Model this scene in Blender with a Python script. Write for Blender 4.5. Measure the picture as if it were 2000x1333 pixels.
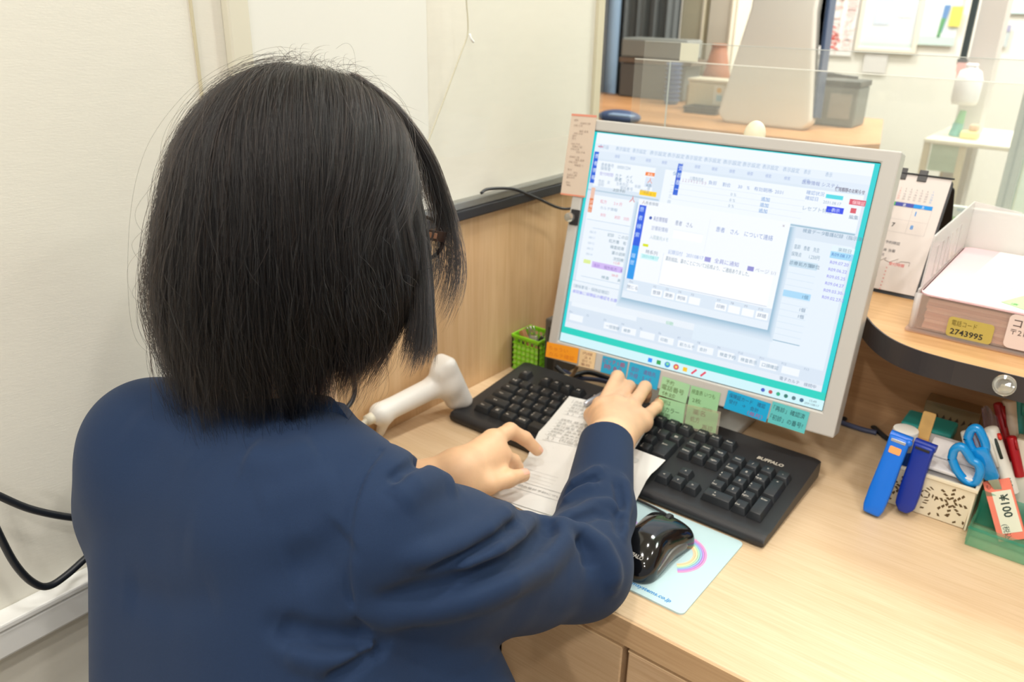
import bpy, bmesh, math, random
import numpy as np
from mathutils import Vector, Matrix
for _o in list(bpy.data.objects):
    bpy.data.objects.remove(_o)
SC = bpy.context.scene
COL = SC.collection
rnd = random.Random(7)
nrg = np.random.default_rng(11)

# ---------------------------------------------------------------- camera
# world: z = 0 is the desk top, +X runs along the desk, +Y away from its front edge
FPX, CAM_H, PITCH, ROLL, YAW = 1587.3, 0.5578, 0.3982, -0.0209, -0.6533
def _cam_rot():
    cp, sp = math.cos(PITCH), math.sin(PITCH)
    down = np.array([0, -sp, -cp]); fwd = np.array([0, cp, -sp]); right = np.array([1, 0, 0.])
    c, s = math.cos(ROLL), math.sin(ROLL)
    R0 = np.stack([c*right + s*down, -s*right + c*down, fwd])
    ck, sk = math.cos(YAW), math.sin(YAW)
    A = np.array([[ck, sk, 0], [-sk, ck, 0], [0, 0, 1]])
    return R0 @ A.T
CR = _cam_rot()
CC = np.array([0, 0, CAM_H])
cam_data = bpy.data.cameras.new('camera')
cam = bpy.data.objects.new('camera', cam_data); COL.objects.link(cam)
cam_data.sensor_width = 36.0
cam_data.lens = FPX / 2000 * 36.0
cam_data.clip_start = 0.02
cam_data.dof.use_dof = True
cam_data.dof.focus_distance = 0.70
cam_data.dof.aperture_fstop = 8.0
_m = Matrix.Identity(4)
for _i in range(3):
    _m[_i][0] = CR[0][_i]; _m[_i][1] = -CR[1][_i]; _m[_i][2] = -CR[2][_i]; _m[_i][3] = CC[_i]
cam.matrix_world = _m
SC.camera = cam
SC.view_settings.view_transform = 'Standard'
SC.view_settings.look = 'None'
SC.view_settings.gamma = 1.0
SC.view_settings.use_curve_mapping = False
SC.view_settings.exposure = 0.0

SC.cycles.transparent_max_bounces = 32
# ---------------------------------------------------------------- light
world = bpy.data.worlds.new('world'); SC.world = world
world.use_nodes = True
world.node_tree.nodes['Background'].inputs[0].default_value = (0.98, 0.985, 1.0, 1)
world.node_tree.nodes['Background'].inputs[1].default_value = 0.43
def downlight_or_fill(x, y, power, size=0.13, z=1.84, col=(1.0, 0.965, 0.92)):
    l = bpy.data.lights.new('downlight_or_fill', 'AREA'); l.shape = 'DISK'; l.size = size
    l.energy = power; l.color = col
    o = bpy.data.objects.new('downlight_or_fill', l); COL.objects.link(o); o.location = (x, y, z)
    return o
for _x, _y, _p in ((-0.25, 0.10, 8.0), (0.60, 0.30, 7.0), (-0.35, -0.75, 11.0), (0.55, -0.7, 9.0), (-0.10, 1.05, 8.0), (0.95, 1.15, 5.0), (0.15, -1.6, 20.0), (1.1, -1.3, 12.0)):  # last two, behind the camera, are added to brighten the area under the shelf
    downlight_or_fill(_x, _y, _p)
for _x, _y in ((-1.2, 3.1), (0.1, 3.1), (1.1, 2.3), (-0.2, 2.2)):  # unseen lights added to make the room behind the counter bright
    downlight_or_fill(_x, _y, 26.0, 0.5, col=(1.0, 0.985, 0.95))

# ---------------------------------------------------------------- pixel helpers (2000 x 1333 frame) used to measure real positions
def ray(px, py):
    return CR.T @ np.array([(px-1000)/FPX, (py-666.5)/FPX, 1.0])
def on(px, py, ax, c):
    d = ray(px, py); return CC + d*((c-CC[ax])/d[ax])
def PX(px, py, c): return on(px, py, 0, c)
def PY(px, py, c): return on(px, py, 1, c)
def PZ(px, py, c=0.0): return on(px, py, 2, c)
def PD(px, py, t): return CC + ray(px, py)*t

# ---------------------------------------------------------------- materials
def s2l(c):
    return tuple((v/12.92 if v <= 0.04045 else ((v+0.055)/1.055)**2.4) for v in (x/255 for x in c))
_mats = {}
def mat(name, rgb, rough=0.5, metal=0.0, spec=0.5, noise=0.0, nscale=40.0, bump=0.0, bscale=400.0, emit=0.0, alpha=None,
        trans=0.0, sss=0.0, stretch=None, coat=0.0, sheen=0.0):
    if name in _mats: return _mats[name]
    m = bpy.data.materials.new(name); m.use_nodes = True; _mats[name] = m
    nt = m.node_tree; b = nt.nodes['Principled BSDF']
    col = s2l(rgb)
    b.inputs['Base Color'].default_value = (*col, 1)
    b.inputs['Roughness'].default_value = rough
    b.inputs['Metallic'].default_value = metal
    b.inputs['Specular IOR Level'].default_value = spec
    b.inputs['Transmission Weight'].default_value = trans
    b.inputs['Coat Weight'].default_value = coat
    if sheen: b.inputs['Sheen Weight'].default_value = sheen; b.inputs['Sheen Roughness'].default_value = 0.5
    if sss:
        b.inputs['Subsurface Weight'].default_value = sss
        b.inputs['Subsurface Radius'].default_value = (1.0, 0.35, 0.2)
        b.inputs['Subsurface Scale'].default_value = 0.004
    if emit:
        b.inputs['Emission Color'].default_value = (*col, 1); b.inputs['Emission Strength'].default_value = emit
    if noise or bump:
        tc = nt.nodes.new('ShaderNodeTexCoord')
        mp = nt.nodes.new('ShaderNodeMapping'); nt.links.new(tc.outputs['Object'], mp.inputs[0])
        if stretch: mp.inputs['Scale'].default_value = stretch
    if noise:
        n = nt.nodes.new('ShaderNodeTexNoise'); n.inputs['Scale'].default_value = nscale; n.inputs['Detail'].default_value = 5
        nt.links.new(mp.outputs[0], n.inputs[0])
        r = nt.nodes.new('ShaderNodeValToRGB')
        r.color_ramp.elements[0].position = 0.3; r.color_ramp.elements[1].position = 0.7
        r.color_ramp.elements[0].color = (*[max(0, c*(1-noise)) for c in col], 1)
        r.color_ramp.elements[1].color = (*[min(1, c*(1+noise)) for c in col], 1)
        nt.links.new(n.outputs[0], r.inputs[0]); nt.links.new(r.outputs[0], b.inputs['Base Color'])
    if bump:
        n2 = nt.nodes.new('ShaderNodeTexNoise'); n2.inputs['Scale'].default_value = bscale; n2.inputs['Detail'].default_value = 3
        nt.links.new(mp.outputs[0], n2.inputs[0])
        bp = nt.nodes.new('ShaderNodeBump'); bp.inputs['Strength'].default_value = bump; bp.inputs['Distance'].default_value = 0.001
        nt.links.new(n2.outputs[0], bp.inputs['Height']); nt.links.new(bp.outputs[0], b.inputs['Normal'])
    return m
def wood(name, light, dark, axis=0, rough=0.38, scale=7.0, fine=0.5):
    """long-grained laminate; axis = grain direction"""
    if name in _mats: return _mats[name]
    m = bpy.data.materials.new(name); m.use_nodes = True; _mats[name] = m
    nt = m.node_tree; b = nt.nodes['Principled BSDF']; b.inputs['Roughness'].default_value = rough
    b.inputs['Specular IOR Level'].default_value = 0.35
    tc = nt.nodes.new('ShaderNodeTexCoord'); mp = nt.nodes.new('ShaderNodeMapping')
    nt.links.new(tc.outputs['Object'], mp.inputs[0])
    sc = [9.0, 9.0, 9.0]; sc[axis] = 0.35
    mp.inputs['Scale'].default_value = sc
    n = nt.nodes.new('ShaderNodeTexNoise'); n.inputs['Scale'].default_value = scale; n.inputs['Detail'].default_value = 8
    n.inputs['Distortion'].default_value = 0.6
    nt.links.new(mp.outputs[0], n.inputs[0])
    n3 = nt.nodes.new('ShaderNodeTexNoise'); n3.inputs['Scale'].default_value = scale*7; n3.inputs['Detail'].default_value = 4
    nt.links.new(mp.outputs[0], n3.inputs[0])
    mx = nt.nodes.new('ShaderNodeMath'); mx.operation = 'MULTIPLY_ADD'
    mx.inputs[1].default_value = fine; nt.links.new(n3.outputs[0], mx.inputs[0])
    ml = nt.nodes.new('ShaderNodeMath'); ml.operation = 'MULTIPLY'; ml.inputs[1].default_value = 1-fine
    nt.links.new(n.outputs[0], ml.inputs[0]); nt.links.new(ml.outputs[0], mx.inputs[2])
    r = nt.nodes.new('ShaderNodeValToRGB')
    r.color_ramp.elements[0].position = 0.36; r.color_ramp.elements[1].position = 0.62
    r.color_ramp.elements[0].color = (*s2l(dark), 1); r.color_ramp.elements[1].color = (*s2l(light), 1)
    nt.links.new(mx.outputs[0], r.inputs[0]); nt.links.new(r.outputs[0], b.inputs['Base Color'])
    return m
def clear(name, tint=(255, 255, 255), mixv=0.06, rough=0.02, milky=None, milk=0.0):
    """thin clear plastic: transparent + fresnel gloss (+ a milky diffuse share)"""
    if name in _mats: return _mats[name]
    m = bpy.data.materials.new(name); m.use_nodes = True; _mats[name] = m
    nt = m.node_tree; nt.nodes.remove(nt.nodes['Principled BSDF'])
    out = nt.nodes['Material Output']
    t = nt.nodes.new('ShaderNodeBsdfTransparent'); t.inputs[0].default_value = (*s2l(tint), 1)
    g = nt.nodes.new('ShaderNodeBsdfGlossy'); g.inputs['Roughness'].default_value = rough
    lw = nt.nodes.new('ShaderNodeLayerWeight'); lw.inputs[0].default_value = 0.5
    pw = nt.nodes.new('ShaderNodeMath'); pw.operation = 'POWER'; pw.inputs[1].default_value = 5
    nt.links.new(lw.outputs['Facing'], pw.inputs[0])
    f = nt.nodes.new('ShaderNodeMath'); f.operation = 'MULTIPLY_ADD'; f.inputs[1].default_value = .9; f.inputs[2].default_value = .04
    nt.links.new(pw.outputs[0], f.inputs[0])
    mx = nt.nodes.new('ShaderNodeMixShader')
    base = t
    if milk:
        d = nt.nodes.new('ShaderNodeBsdfDiffuse'); d.inputs[0].default_value = (*s2l(milky or tint), 1)
        m2 = nt.nodes.new('ShaderNodeMixShader'); m2.inputs[0].default_value = milk
        nt.links.new(t.outputs[0], m2.inputs[1]); nt.links.new(d.outputs[0], m2.inputs[2]); base = m2
    mm = nt.nodes.new('ShaderNodeMath'); mm.operation = 'MULTIPLY'; mm.inputs[1].default_value = mixv*10
    mm.use_clamp = True
    nt.links.new(f.outputs[0], mm.inputs[0]); nt.links.new(mm.outputs[0], mx.inputs[0])
    nt.links.new(base.outputs[0], mx.inputs[1]); nt.links.new(g.outputs[0], mx.inputs[2])
    nt.links.new(mx.outputs[0], out.inputs[0])
    return m
def vcol_mat(name, emit=0.0, rough=0.6):
    """flat print: colours come from the mesh's 'print' colour attribute"""
    if name in _mats: return _mats[name]
    m = bpy.data.materials.new(name); m.use_nodes = True; _mats[name] = m
    nt = m.node_tree; b = nt.nodes['Principled BSDF']
    a = nt.nodes.new('ShaderNodeVertexColor'); a.layer_name = 'print'
    b.inputs['Roughness'].default_value = rough
    if emit:
        b.inputs['Base Color'].default_value = (0.02, 0.02, 0.02, 1)
        nt.links.new(a.outputs[0], b.inputs['Emission Color']); b.inputs['Emission Strength'].default_value = emit
    else:
        nt.links.new(a.outputs[0], b.inputs['Base Color'])
    return m

# ---------------------------------------------------------------- objects
def tag(o, label=None, cat=None, group=None, kind=None):
    if label: o['label'] = label
    if cat: o['category'] = cat
    if group: o['group'] = group
    if kind: o['kind'] = kind
    return o
def thing(name, label, cat, loc=(0, 0, 0), rotz=0.0, group=None):
    o = bpy.data.objects.new(name, None); COL.objects.link(o)
    o.empty_display_size = 0.02
    o.location = [float(v) for v in loc]; o.rotation_euler = (0, 0, rotz)
    o['_m'] = [float(v) for row in (Matrix.Translation(Vector([float(v) for v in loc])) @ Matrix.Rotation(rotz, 4, 'Z')) for v in row]
    return tag(o, label, cat, group)
def _wm(o):
    m = Matrix.Identity(4)
    while o is not None:
        if '_m' in o.keys():
            v = list(o['_m']); mm = Matrix([v[0:4], v[4:8], v[8:12], v[12:16]]); m = mm @ m
        else:
            m = Matrix.Translation(o.location) @ m
        o = o.parent
    return m
def obj(name, V, F, m=None, parent=None, world=True, smooth=False, label=None, auto=None):
    """one mesh object; V in world coordinates (world=True) or in the parent's local ones"""
    V = np.asarray(V, float)
    me = bpy.data.meshes.new(name)
    o = bpy.data.objects.new(name, me); COL.objects.link(o)
    if parent is not None:
        o.parent = parent
        if world:
            inv = np.array(_wm(parent).inverted())
            V = V @ inv[:3, :3].T + inv[:3, 3]
    elif world:
        lo, hi = V.min(0), V.max(0)
        org = np.array([(lo[0]+hi[0])/2, (lo[1]+hi[1])/2, lo[2]])
        V = V - org; o.location = org.tolist()
    me.from_pydata(V.tolist(), [], [list(map(int, f)) for f in F])
    if smooth:
        me.polygons.foreach_set('use_smooth', [True]*len(me.polygons))
        if auto: 
            try: me.set_sharp_from_angle(angle=auto)
            except Exception: pass
    if m is not None: me.materials.append(m)
    me.update()
    if label: o['label'] = label
    return o
def struct(name, V, F, m, parent=None, label=None, smooth=False):
    o = obj(name, V, F, m, parent, smooth=smooth)
    if parent is None: o['kind'] = 'structure'
    if label: o['label'] = label
    return o
def join(*parts):
    V = []; F = []; n = 0
    for v, f in parts:
        v = np.asarray(v, float); V.append(v); F += [[i+n for i in q] for q in f]; n += len(v)
    return np.concatenate(V), F
def box(lo, hi):
    x0, y0, z0 = lo; x1, y1, z1 = hi
    V = [(x0,y0,z0),(x1,y0,z0),(x1,y1,z0),(x0,y1,z0),(x0,y0,z1),(x1,y0,z1),(x1,y1,z1),(x0,y1,z1)]
    return np.array(V, float), [(0,3,2,1),(4,5,6,7),(0,1,5,4),(1,2,6,5),(2,3,7,6),(3,0,4,7)]
def bevel(vf, w, seg=2):
    bm = bmesh.new()
    vs = [bm.verts.new([float(c) for c in v]) for v in vf[0]]
    for f in vf[1]:
        try: bm.faces.new([vs[i] for i in f])
        except ValueError: pass
    bmesh.ops.recalc_face_normals(bm, faces=bm.faces)
    es = [e for e in bm.edges if len(e.link_faces) == 2 and e.calc_face_angle(0) > 0.5]
    bmesh.ops.bevel(bm, geom=es, offset=w, segments=seg, profile=0.5, affect='EDGES', clamp_overlap=True)
    bm.verts.index_update()
    V = np.array([v.co[:] for v in bm.verts]); F = [[v.index for v in f.verts] for f in bm.faces]
    bm.free(); return V, F
def bbox(lo, hi, w=0.002, seg=2): return bevel(box(lo, hi), w, seg)
def xf(vf, M):
    M = np.array(M); V = np.asarray(vf[0], float)
    return V @ M[:3, :3].T + M[:3, 3], vf[1]
def frame(o, ex, ey, ez):
    M = np.eye(4); M[:3, 0] = ex; M[:3, 1] = ey; M[:3, 2] = ez; M[:3, 3] = o; return M
def unit(v): v = np.asarray(v, float); return v/np.linalg.norm(v)
def prism(pts, z0, z1):
    n = len(pts)
    V = [(x, y, z0) for x, y in pts] + [(x, y, z1) for x, y in pts]
    F = [list(range(n))[::-1], list(range(n, 2*n))] + [(i, (i+1) % n, n+(i+1) % n, n+i) for i in range(n)]
    return np.array(V, float), F
def rrect(x0, y0, x1, y1, r, n=6):
    P = []
    for cx, cy, a in ((x1-r, y0+r, -90), (x1-r, y1-r, 0), (x0+r, y1-r, 90), (x0+r, y0+r, 180)):
        for i in range(n+1):
            t = math.radians(a + 90*i/n); P.append((cx+r*math.cos(t), cy+r*math.sin(t)))
    return P
def spline(pts, n=8):
    P = np.asarray(pts, float)
    if len(P) < 3: 
        return np.array([P[0]+(P[-1]-P[0])*t for t in np.linspace(0, 1, n)])
    Q = np.vstack([2*P[0]-P[1], P, 2*P[-1]-P[-2]]); out = []
    for i in range(1, len(Q)-2):
        for t in np.linspace(0, 1, n, endpoint=False):
            a, b, c, d = Q[i-1], Q[i], Q[i+1], Q[i+2]
            out.append(0.5*((2*b)+(-a+c)*t+(2*a-5*b+4*c-d)*t*t+(-a+3*b-3*c+d)*t**3))
    out.append(P[-1]); return np.array(out)
def tube(pts, r, sides=8, cap=True, flat=None):
    P = np.asarray(pts, float); n = len(P)
    R = np.full(n, r) if np.isscalar(r) else np.asarray(r, float)
    T = np.gradient(P, axis=0); T /= np.maximum(np.linalg.norm(T, axis=1, keepdims=True), 1e-9)
    ref = np.array([0, 0, 1.0]) if abs(T[0][2]) < 0.9 else np.array([1.0, 0, 0])
    u = unit(np.cross(T[0], ref)); V = []; F = []
    for i in range(n):
        u = u - T[i]*np.dot(u, T[i]); u = unit(u); w = np.cross(T[i], u)
        for k in range(sides):
            a = 2*math.pi*k/sides
            V.append(P[i]+R[i]*(u*math.cos(a)+w*math.sin(a)*(flat or 1.0)))
    for i in range(n-1):
        for k in range(sides):
            F.append((i*sides+k, i*sides+(k+1) % sides, (i+1)*sides+(k+1) % sides, (i+1)*sides+k))
    if cap:
        F.append(list(range(sides))[::-1]); F.append(list(range((n-1)*sides, n*sides)))
    return np.array(V), F
def lathe(prof, c=(0, 0, 0), seg=24, close=True):
    V = []; F = []
    for r, z in prof:
        for k in range(seg):
            a = 2*math.pi*k/seg; V.append((c[0]+r*math.cos(a), c[1]+r*math.sin(a), c[2]+z))
    for i in range(len(prof)-1):
        for k in range(seg):
            F.append((i*seg+k, i*seg+(k+1) % seg, (i+1)*seg+(k+1) % seg, (i+1)*seg+k))
    if close:
        F.append(list(range(seg))[::-1]); F.append(list(range((len(prof)-1)*seg, len(prof)*seg)))
    return np.array(V, float), F
# ---- flat print: rectangles, polygons and lettering gathered into one mesh with a colour per face
_txt = {}
def text_mesh(s, shear=0.0, bold=0.0):
    """glyph mesh of height ~1 (cap height .7), origin at the baseline left"""
    key = (s, shear, bold)
    if key not in _txt:
        cu = bpy.data.curves.new('t', 'FONT'); cu.body = s; cu.resolution_u = 2; cu.shear = shear; cu.offset = bold
        o = bpy.data.objects.new('t', cu); COL.objects.link(o)
        me = bpy.data.meshes.new_from_object(o)
        V = np.array([v.co[:] for v in me.vertices]) if len(me.vertices) else np.zeros((0, 3))
        F = [tuple(p.vertices) for p in me.polygons]
        bpy.data.objects.remove(o); bpy.data.curves.remove(cu); bpy.data.meshes.remove(me)
        _txt[key] = (V, F)
    return _txt[key]
class Print:
    """2-D drawing in (u, v) metres (v up), lifted in thin layers, mapped by a 4x4 matrix"""
    def __init__(self): self.V = []; self.F = []; self.C = []; self.n = 0; self.l = 0
    def add(self, V2, F, col, lift):
        V2 = np.asarray(V2, float)
        if not len(V2): return
        V = np.column_stack([V2[:, 0], V2[:, 1], np.full(len(V2), lift)])
        self.V.append(V); self.F += [[i+self.n for i in f] for f in F]; self.C += [s2l(col)]*len(F); self.n += len(V)
    def rect(self, x0, y0, x1, y1, col, lift=0.0):
        x0, x1 = min(x0, x1), max(x0, x1); y0, y1 = min(y0, y1), max(y0, y1)
        self.add([(x0, y0), (x1, y0), (x1, y1), (x0, y1)], [(0, 1, 2, 3)], col, lift)
    def poly(self, pts, col, lift=0.0): self.add(pts, [list(range(len(pts)))], col, lift)
    def disc(self, x, y, r, col, lift=0.0, n=16, ry=None):
        self.poly([(x+r*math.cos(2*math.pi*k/n), y+(ry or r)*math.sin(2*math.pi*k/n)) for k in range(n)], col, lift)
    def line(self, pts, w, col, lift=0.0):
        P = np.asarray(pts, float); T = np.gradient(P, axis=0); T /= np.maximum(np.linalg.norm(T, axis=1, keepdims=True), 1e-12)
        N = np.column_stack([-T[:, 1], T[:, 0]])*w/2; n = len(P)
        self.add(np.vstack([P+N, P-N]), [(i, n+i, n+i+1, i+1) for i in range(n-1)], col, lift)
    def text(self, s, x, y, size, col, lift=0.0, align='l', ang=0.0, fit=None, shear=0.0, bold=0.0):
        V, F = text_mesh(s, shear, bold)
        if not len(V): return
        V = V[:, :2]*size; w = V[:, 0].max()-V[:, 0].min(); V = V-[V[:, 0].min(), 0]
        if fit: V = V*[fit/w, 1]; w = fit
        V = V-[{'l': 0, 'c': w/2, 'r': w}[align], 0]
        c, s_ = math.cos(ang), math.sin(ang)
        self.add(V @ np.array([[c, s_], [-s_, c]])+[x, y], F, col, lift)
    def scrawl(self, x, y, w, h, col, lift=0.0, th=0.12):
        """a run of small handwritten-looking strokes"""
        n = max(1, int(w/(h*0.9)))
        for i in range(n):
            cx = x+w*(i+0.5)/n
            for _ in range(3):
                a = rnd.choice((0, 0.1, 1.57, 1.5, 0.9, -0.8)); L = h*rnd.uniform(0.3, 0.8)
                ox, oy = cx+rnd.uniform(-.25, .25)*h, y+h*rnd.uniform(.2, .8)
                dx, dy = math.cos(a)*L/2, math.sin(a)*L/2
                self.line([(ox-dx, oy-dy), (ox+dx, oy+dy)], h*th, col, lift)
    def make(self, name, m, M, parent=None, label=None):
        V = np.concatenate(self.V); M = np.array(M)
        V = V @ M[:3, :3].T + M[:3, 3]
        o = obj(name, V, self.F, m, parent)
        me = o.data; a = me.color_attributes.new('print', 'FLOAT_COLOR', 'CORNER')
        buf = np.ones((len(me.loops), 4), np.float32); k = 0
        for p, c in zip(me.polygons, self.C):
            n = p.loop_total; buf[k:k+n, :3] = c; k += n
        a.data.foreach_set('color', buf.ravel())
        if label: o['label'] = label
        return o
# ---- implicit surfaces: smooth unions of round cones and ellipsoids, meshed by surface nets
def f_cone(a, b, ra, rb):
    a = np.asarray(a, float); b = np.asarray(b, float); ba = b-a; L2 = max(ba@ba, 1e-12)
    def f(P):
        h = np.clip(((P-a)@ba)/L2, 0, 1)
        return np.linalg.norm(P-a-h[:, None]*ba, axis=1)-(ra+(rb-ra)*h)
    return f
def f_ell(c, r, axes=None):
    c = np.asarray(c, float); r = np.asarray(r, float); Ax = np.eye(3) if axes is None else np.asarray(axes, float)
    def f(P):
        q = (P-c)@Ax.T; k0 = np.linalg.norm(q/r, axis=1); k1 = np.linalg.norm(q/(r*r), axis=1)
        return k0*(k0-1)/np.maximum(k1, 1e-9)
    return f
def f_rbox(c, half, r, axes=None):
    c = np.asarray(c, float); half = np.asarray(half, float)-r; Ax = np.eye(3) if axes is None else np.asarray(axes, float)
    def f(P):
        q = np.abs((P-c)@Ax.T)-half
        return np.linalg.norm(np.maximum(q, 0), axis=1)+np.minimum(q.max(1), 0)-r
    return f
def smin(a, b, k):
    if k <= 0: return np.minimum(a, b)
    h = np.maximum(k-np.abs(a-b), 0)/k
    return np.minimum(a, b)-h*h*k*0.25
def smax(a, b, k): return -smin(-a, -b, k)
def union(prims):
    """prims: (f, k) in order"""
    def f(P):
        d = prims[0][0](P)
        for g, k in prims[1:]: d = smin(d, g(P), k)
        return d
    return f
def surfnet(fn, lo, hi, h, B=8, refine=2, slack=1.7):
    lo = np.asarray(lo, float); hi = np.asarray(hi, float)
    nb = np.ceil((hi-lo)/(h*B)).astype(int)
    N = nb*B+1
    bi = np.stack(np.meshgrid(*[np.arange(k) for k in nb], indexing='ij'), -1).reshape(-1, 3)
    cen = lo+(bi*B+B/2)*h
    keep = np.abs(fn(cen)) < B*h*0.87*slack
    bi = bi[keep]*B
    def off(n): return np.stack(np.meshgrid(*[np.arange(n)]*3, indexing='ij'), -1).reshape(-1, 3)
    def lin(I): return (I[..., 0]*N[1]+I[..., 1])*N[2]+I[..., 2]
    ids = np.unique(lin(bi[:, None, :]+off(B+1)[None]).ravel())
    I = np.stack([ids//(N[1]*N[2]), (ids//N[2]) % N[1], ids % N[2]], -1)
    val = fn(lo+I*h)
    cells = (bi[:, None, :]+off(B)[None]).reshape(-1, 3)
    cid = lin(cells)
    CO = off(2)
    cv = np.stack([val[np.searchsorted(ids, cid+lin(c[None])[0])] for c in CO], -1)
    neg = cv < 0
    act = neg.any(1) & ~neg.all(1)
    cells, cid, cv, neg = cells[act], cid[act], cv[act], neg[act]
    o = np.argsort(cid); cells, cid, cv, neg = cells[o], cid[o], cv[o], neg[o]
    acc = np.zeros((len(cells), 3)); cnt = np.zeros(len(cells))
    for i in range(8):
        for j in range(i+1, 8):
            if np.abs(CO[i]-CO[j]).sum() == 1:
                s = neg[:, i] != neg[:, j]
                t = np.where(s, cv[:, i]/np.where(s, cv[:, i]-cv[:, j], 1), 0)
                acc += np.where(s[:, None], CO[i]+t[:, None]*(CO[j]-CO[i]), 0); cnt += s
    V = lo+(cells+acc/cnt[:, None])*h
    F = []
    st = [N[1]*N[2], N[2], 1]
    ci = {1: 4, 2: 2, 3: 1}
    for ax in range(3):
        b, c = (ax+1) % 3, (ax+2) % 3
        i1 = [4, 2, 1][ax]
        s = neg[:, 0] != neg[:, i1]
        base = cid[s]; fl = neg[s, 0]
        q = np.stack([base, base-st[b], base-st[b]-st[c], base-st[c]], -1)
        qi = np.searchsorted(cid, q); qi = np.minimum(qi, len(cid)-1)
        ok = (cid[qi] == q).all(1)
        qi = qi[ok]; fl = fl[ok]
        qi = np.where(fl[:, None], qi, qi[:, ::-1]); F.append(qi)
    F = np.concatenate(F)
    e = h*0.3
    for _ in range(refine):
        d = fn(V)
        g = np.stack([fn(V+e*np.eye(3)[k])-fn(V-e*np.eye(3)[k]) for k in range(3)], -1)/(2*e)
        g2 = np.maximum((g*g).sum(1), 0.2)
        V = V-np.clip(d/g2, -h, h)[:, None]*g
    return V, F
def qobj(name, V, F, m, parent=None, smooth=True, label=None):
    """fast path for big quad meshes (arrays)"""
    if parent is not None:
        inv = np.array(_wm(parent).inverted()); V = V @ inv[:3, :3].T + inv[:3, 3]
    me = bpy.data.meshes.new(name)
    o = bpy.data.objects.new(name, me); COL.objects.link(o)
    if parent is not None: o.parent = parent
    else:
        a, b = V.min(0), V.max(0); org = np.array([(a[0]+b[0])/2, (a[1]+b[1])/2, a[2]]); V = V-org; o.location = org.tolist()
    nf, k = F.shape
    me.vertices.add(len(V)); me.vertices.foreach_set('co', V.astype(np.float32).ravel())
    me.loops.add(nf*k); me.loops.foreach_set('vertex_index', F.astype(np.int32).ravel())
    me.polygons.add(nf); me.polygons.foreach_set('loop_start', np.arange(0, nf*k, k, dtype=np.int32))
    me.polygons.foreach_set('use_smooth', np.full(nf, smooth))
    me.update(calc_edges=True); me.validate()
    me.materials.append(m)
    if label: o['label'] = label
    return o
# ================================================================ setting
WX = -0.7435
M_wall = mat('wallpaper', (224, 220, 207), 0.75, bump=0.10, bscale=160, stretch=(1, 1, 5), noise=0.012, nscale=30)
M_white = mat('white_board', (226, 225, 216), 0.5)
M_post = mat('post_paint', (214, 209, 190), 0.55)
M_desk = wood('desk_laminate', (217, 191, 157), (205, 176, 139), 0, 0.36, 6.0, 0.55)
M_desk_edge = wood('desk_edge_band', (203, 168, 128), (186, 150, 110), 0, 0.45, 6.0)
M_pan = wood('panel_laminate', (216, 182, 140), (201, 163, 119), 2, 0.42, 4.0, 0.45)
M_back = wood('back_panel_laminate', (192, 152, 112), (178, 138, 99), 0, 0.5, 7.0, 0.6)
M_door = wood('door_laminate', (212, 180, 142), (196, 160, 122), 0, 0.42, 6.0)
M_black = mat('black_trim', (34, 34, 38), 0.42)
M_alu = mat('aluminium_trim', (150, 150, 146), 0.35, 0.7)
M_dark = mat('dark_gap', (58, 42, 30), 0.8)
FLOOR = -0.72
struct('floor', *box((-4, -2.5, FLOOR-0.05), (4, 5.5, FLOOR)), mat('floor_vinyl', (186, 172, 150), 0.5, noise=0.06, nscale=6))
struct('ceiling', *box((-4, -2.5, 1.88), (4, 5.5, 1.94)), mat('ceiling_board', (236, 232, 222), 0.8))
struct('wall_left', *box((WX-0.08, -2.5, FLOOR), (WX, 1.182, 1.88)), M_wall)
struct('wall_far', *box((-4, 4.0, FLOOR), (4, 4.1, 1.88)), mat('far_wall_paint', (240, 238, 228), 0.7))
struct('trim_1', *bbox((WX, 0.497, 0.0), (WX+0.012, 0.521, 1.88), 0.002), M_post, label='narrow cream upright strip on the left wall behind the head')
struct('trim_2', *box((WX, 0.4635, 0.0), (WX+0.002, 0.4660, 1.88)), mat('seam_yellowed', (200, 190, 160), 0.7), label='thin vertical seam line of the wallpaper')
struct('trim_3', *box((WX, 0.521, 0.30), (WX+0.010, 0.774, 1.88)), M_white, label='wide white board fixed on the left wall above the wood')
struct('trim_4', *box((WX-0.08, 1.170, 0.29), (WX+0.006, 1.188, 1.88)), mat('cream_corner', (205, 196, 168), 0.6), label='cream corner strip at the end of the left wall')
struct('wall_side', *box((WX-0.005, 0.50, FLOOR), (WX+0.0015, 1.13, 0.272)), M_pan, label='light oak wainscot panel beside the desk')
struct('trim_5', *bbox((WX-0.002, 0.50, 0.272), (WX+0.014, 1.182, 0.287), 0.002), M_black, label='black edge band along the top of the oak wainscot')
struct('trim_6', *bbox((WX-0.002, 0.50, 0.287), (WX+0.012, 1.182, 0.299), 0.002), M_alu, label='grey metal cap on the black edge band')
d = thing('cable_duct', 'white plastic cable duct running along the left wall at desk height', 'duct', (WX, 0.0, -0.02))
obj('duct_body', *bbox((WX, -1.6, -0.018), (WX+0.022, 0.56, 0.012), 0.003), mat('duct_plastic', (226, 226, 222), 0.4), d)
obj('duct_lid', *bbox((WX, -1.6, 0.0125), (WX+0.024, 0.56, 0.020), 0.002), mat('duct_plastic', (226, 226, 222), 0.4), d)

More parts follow.
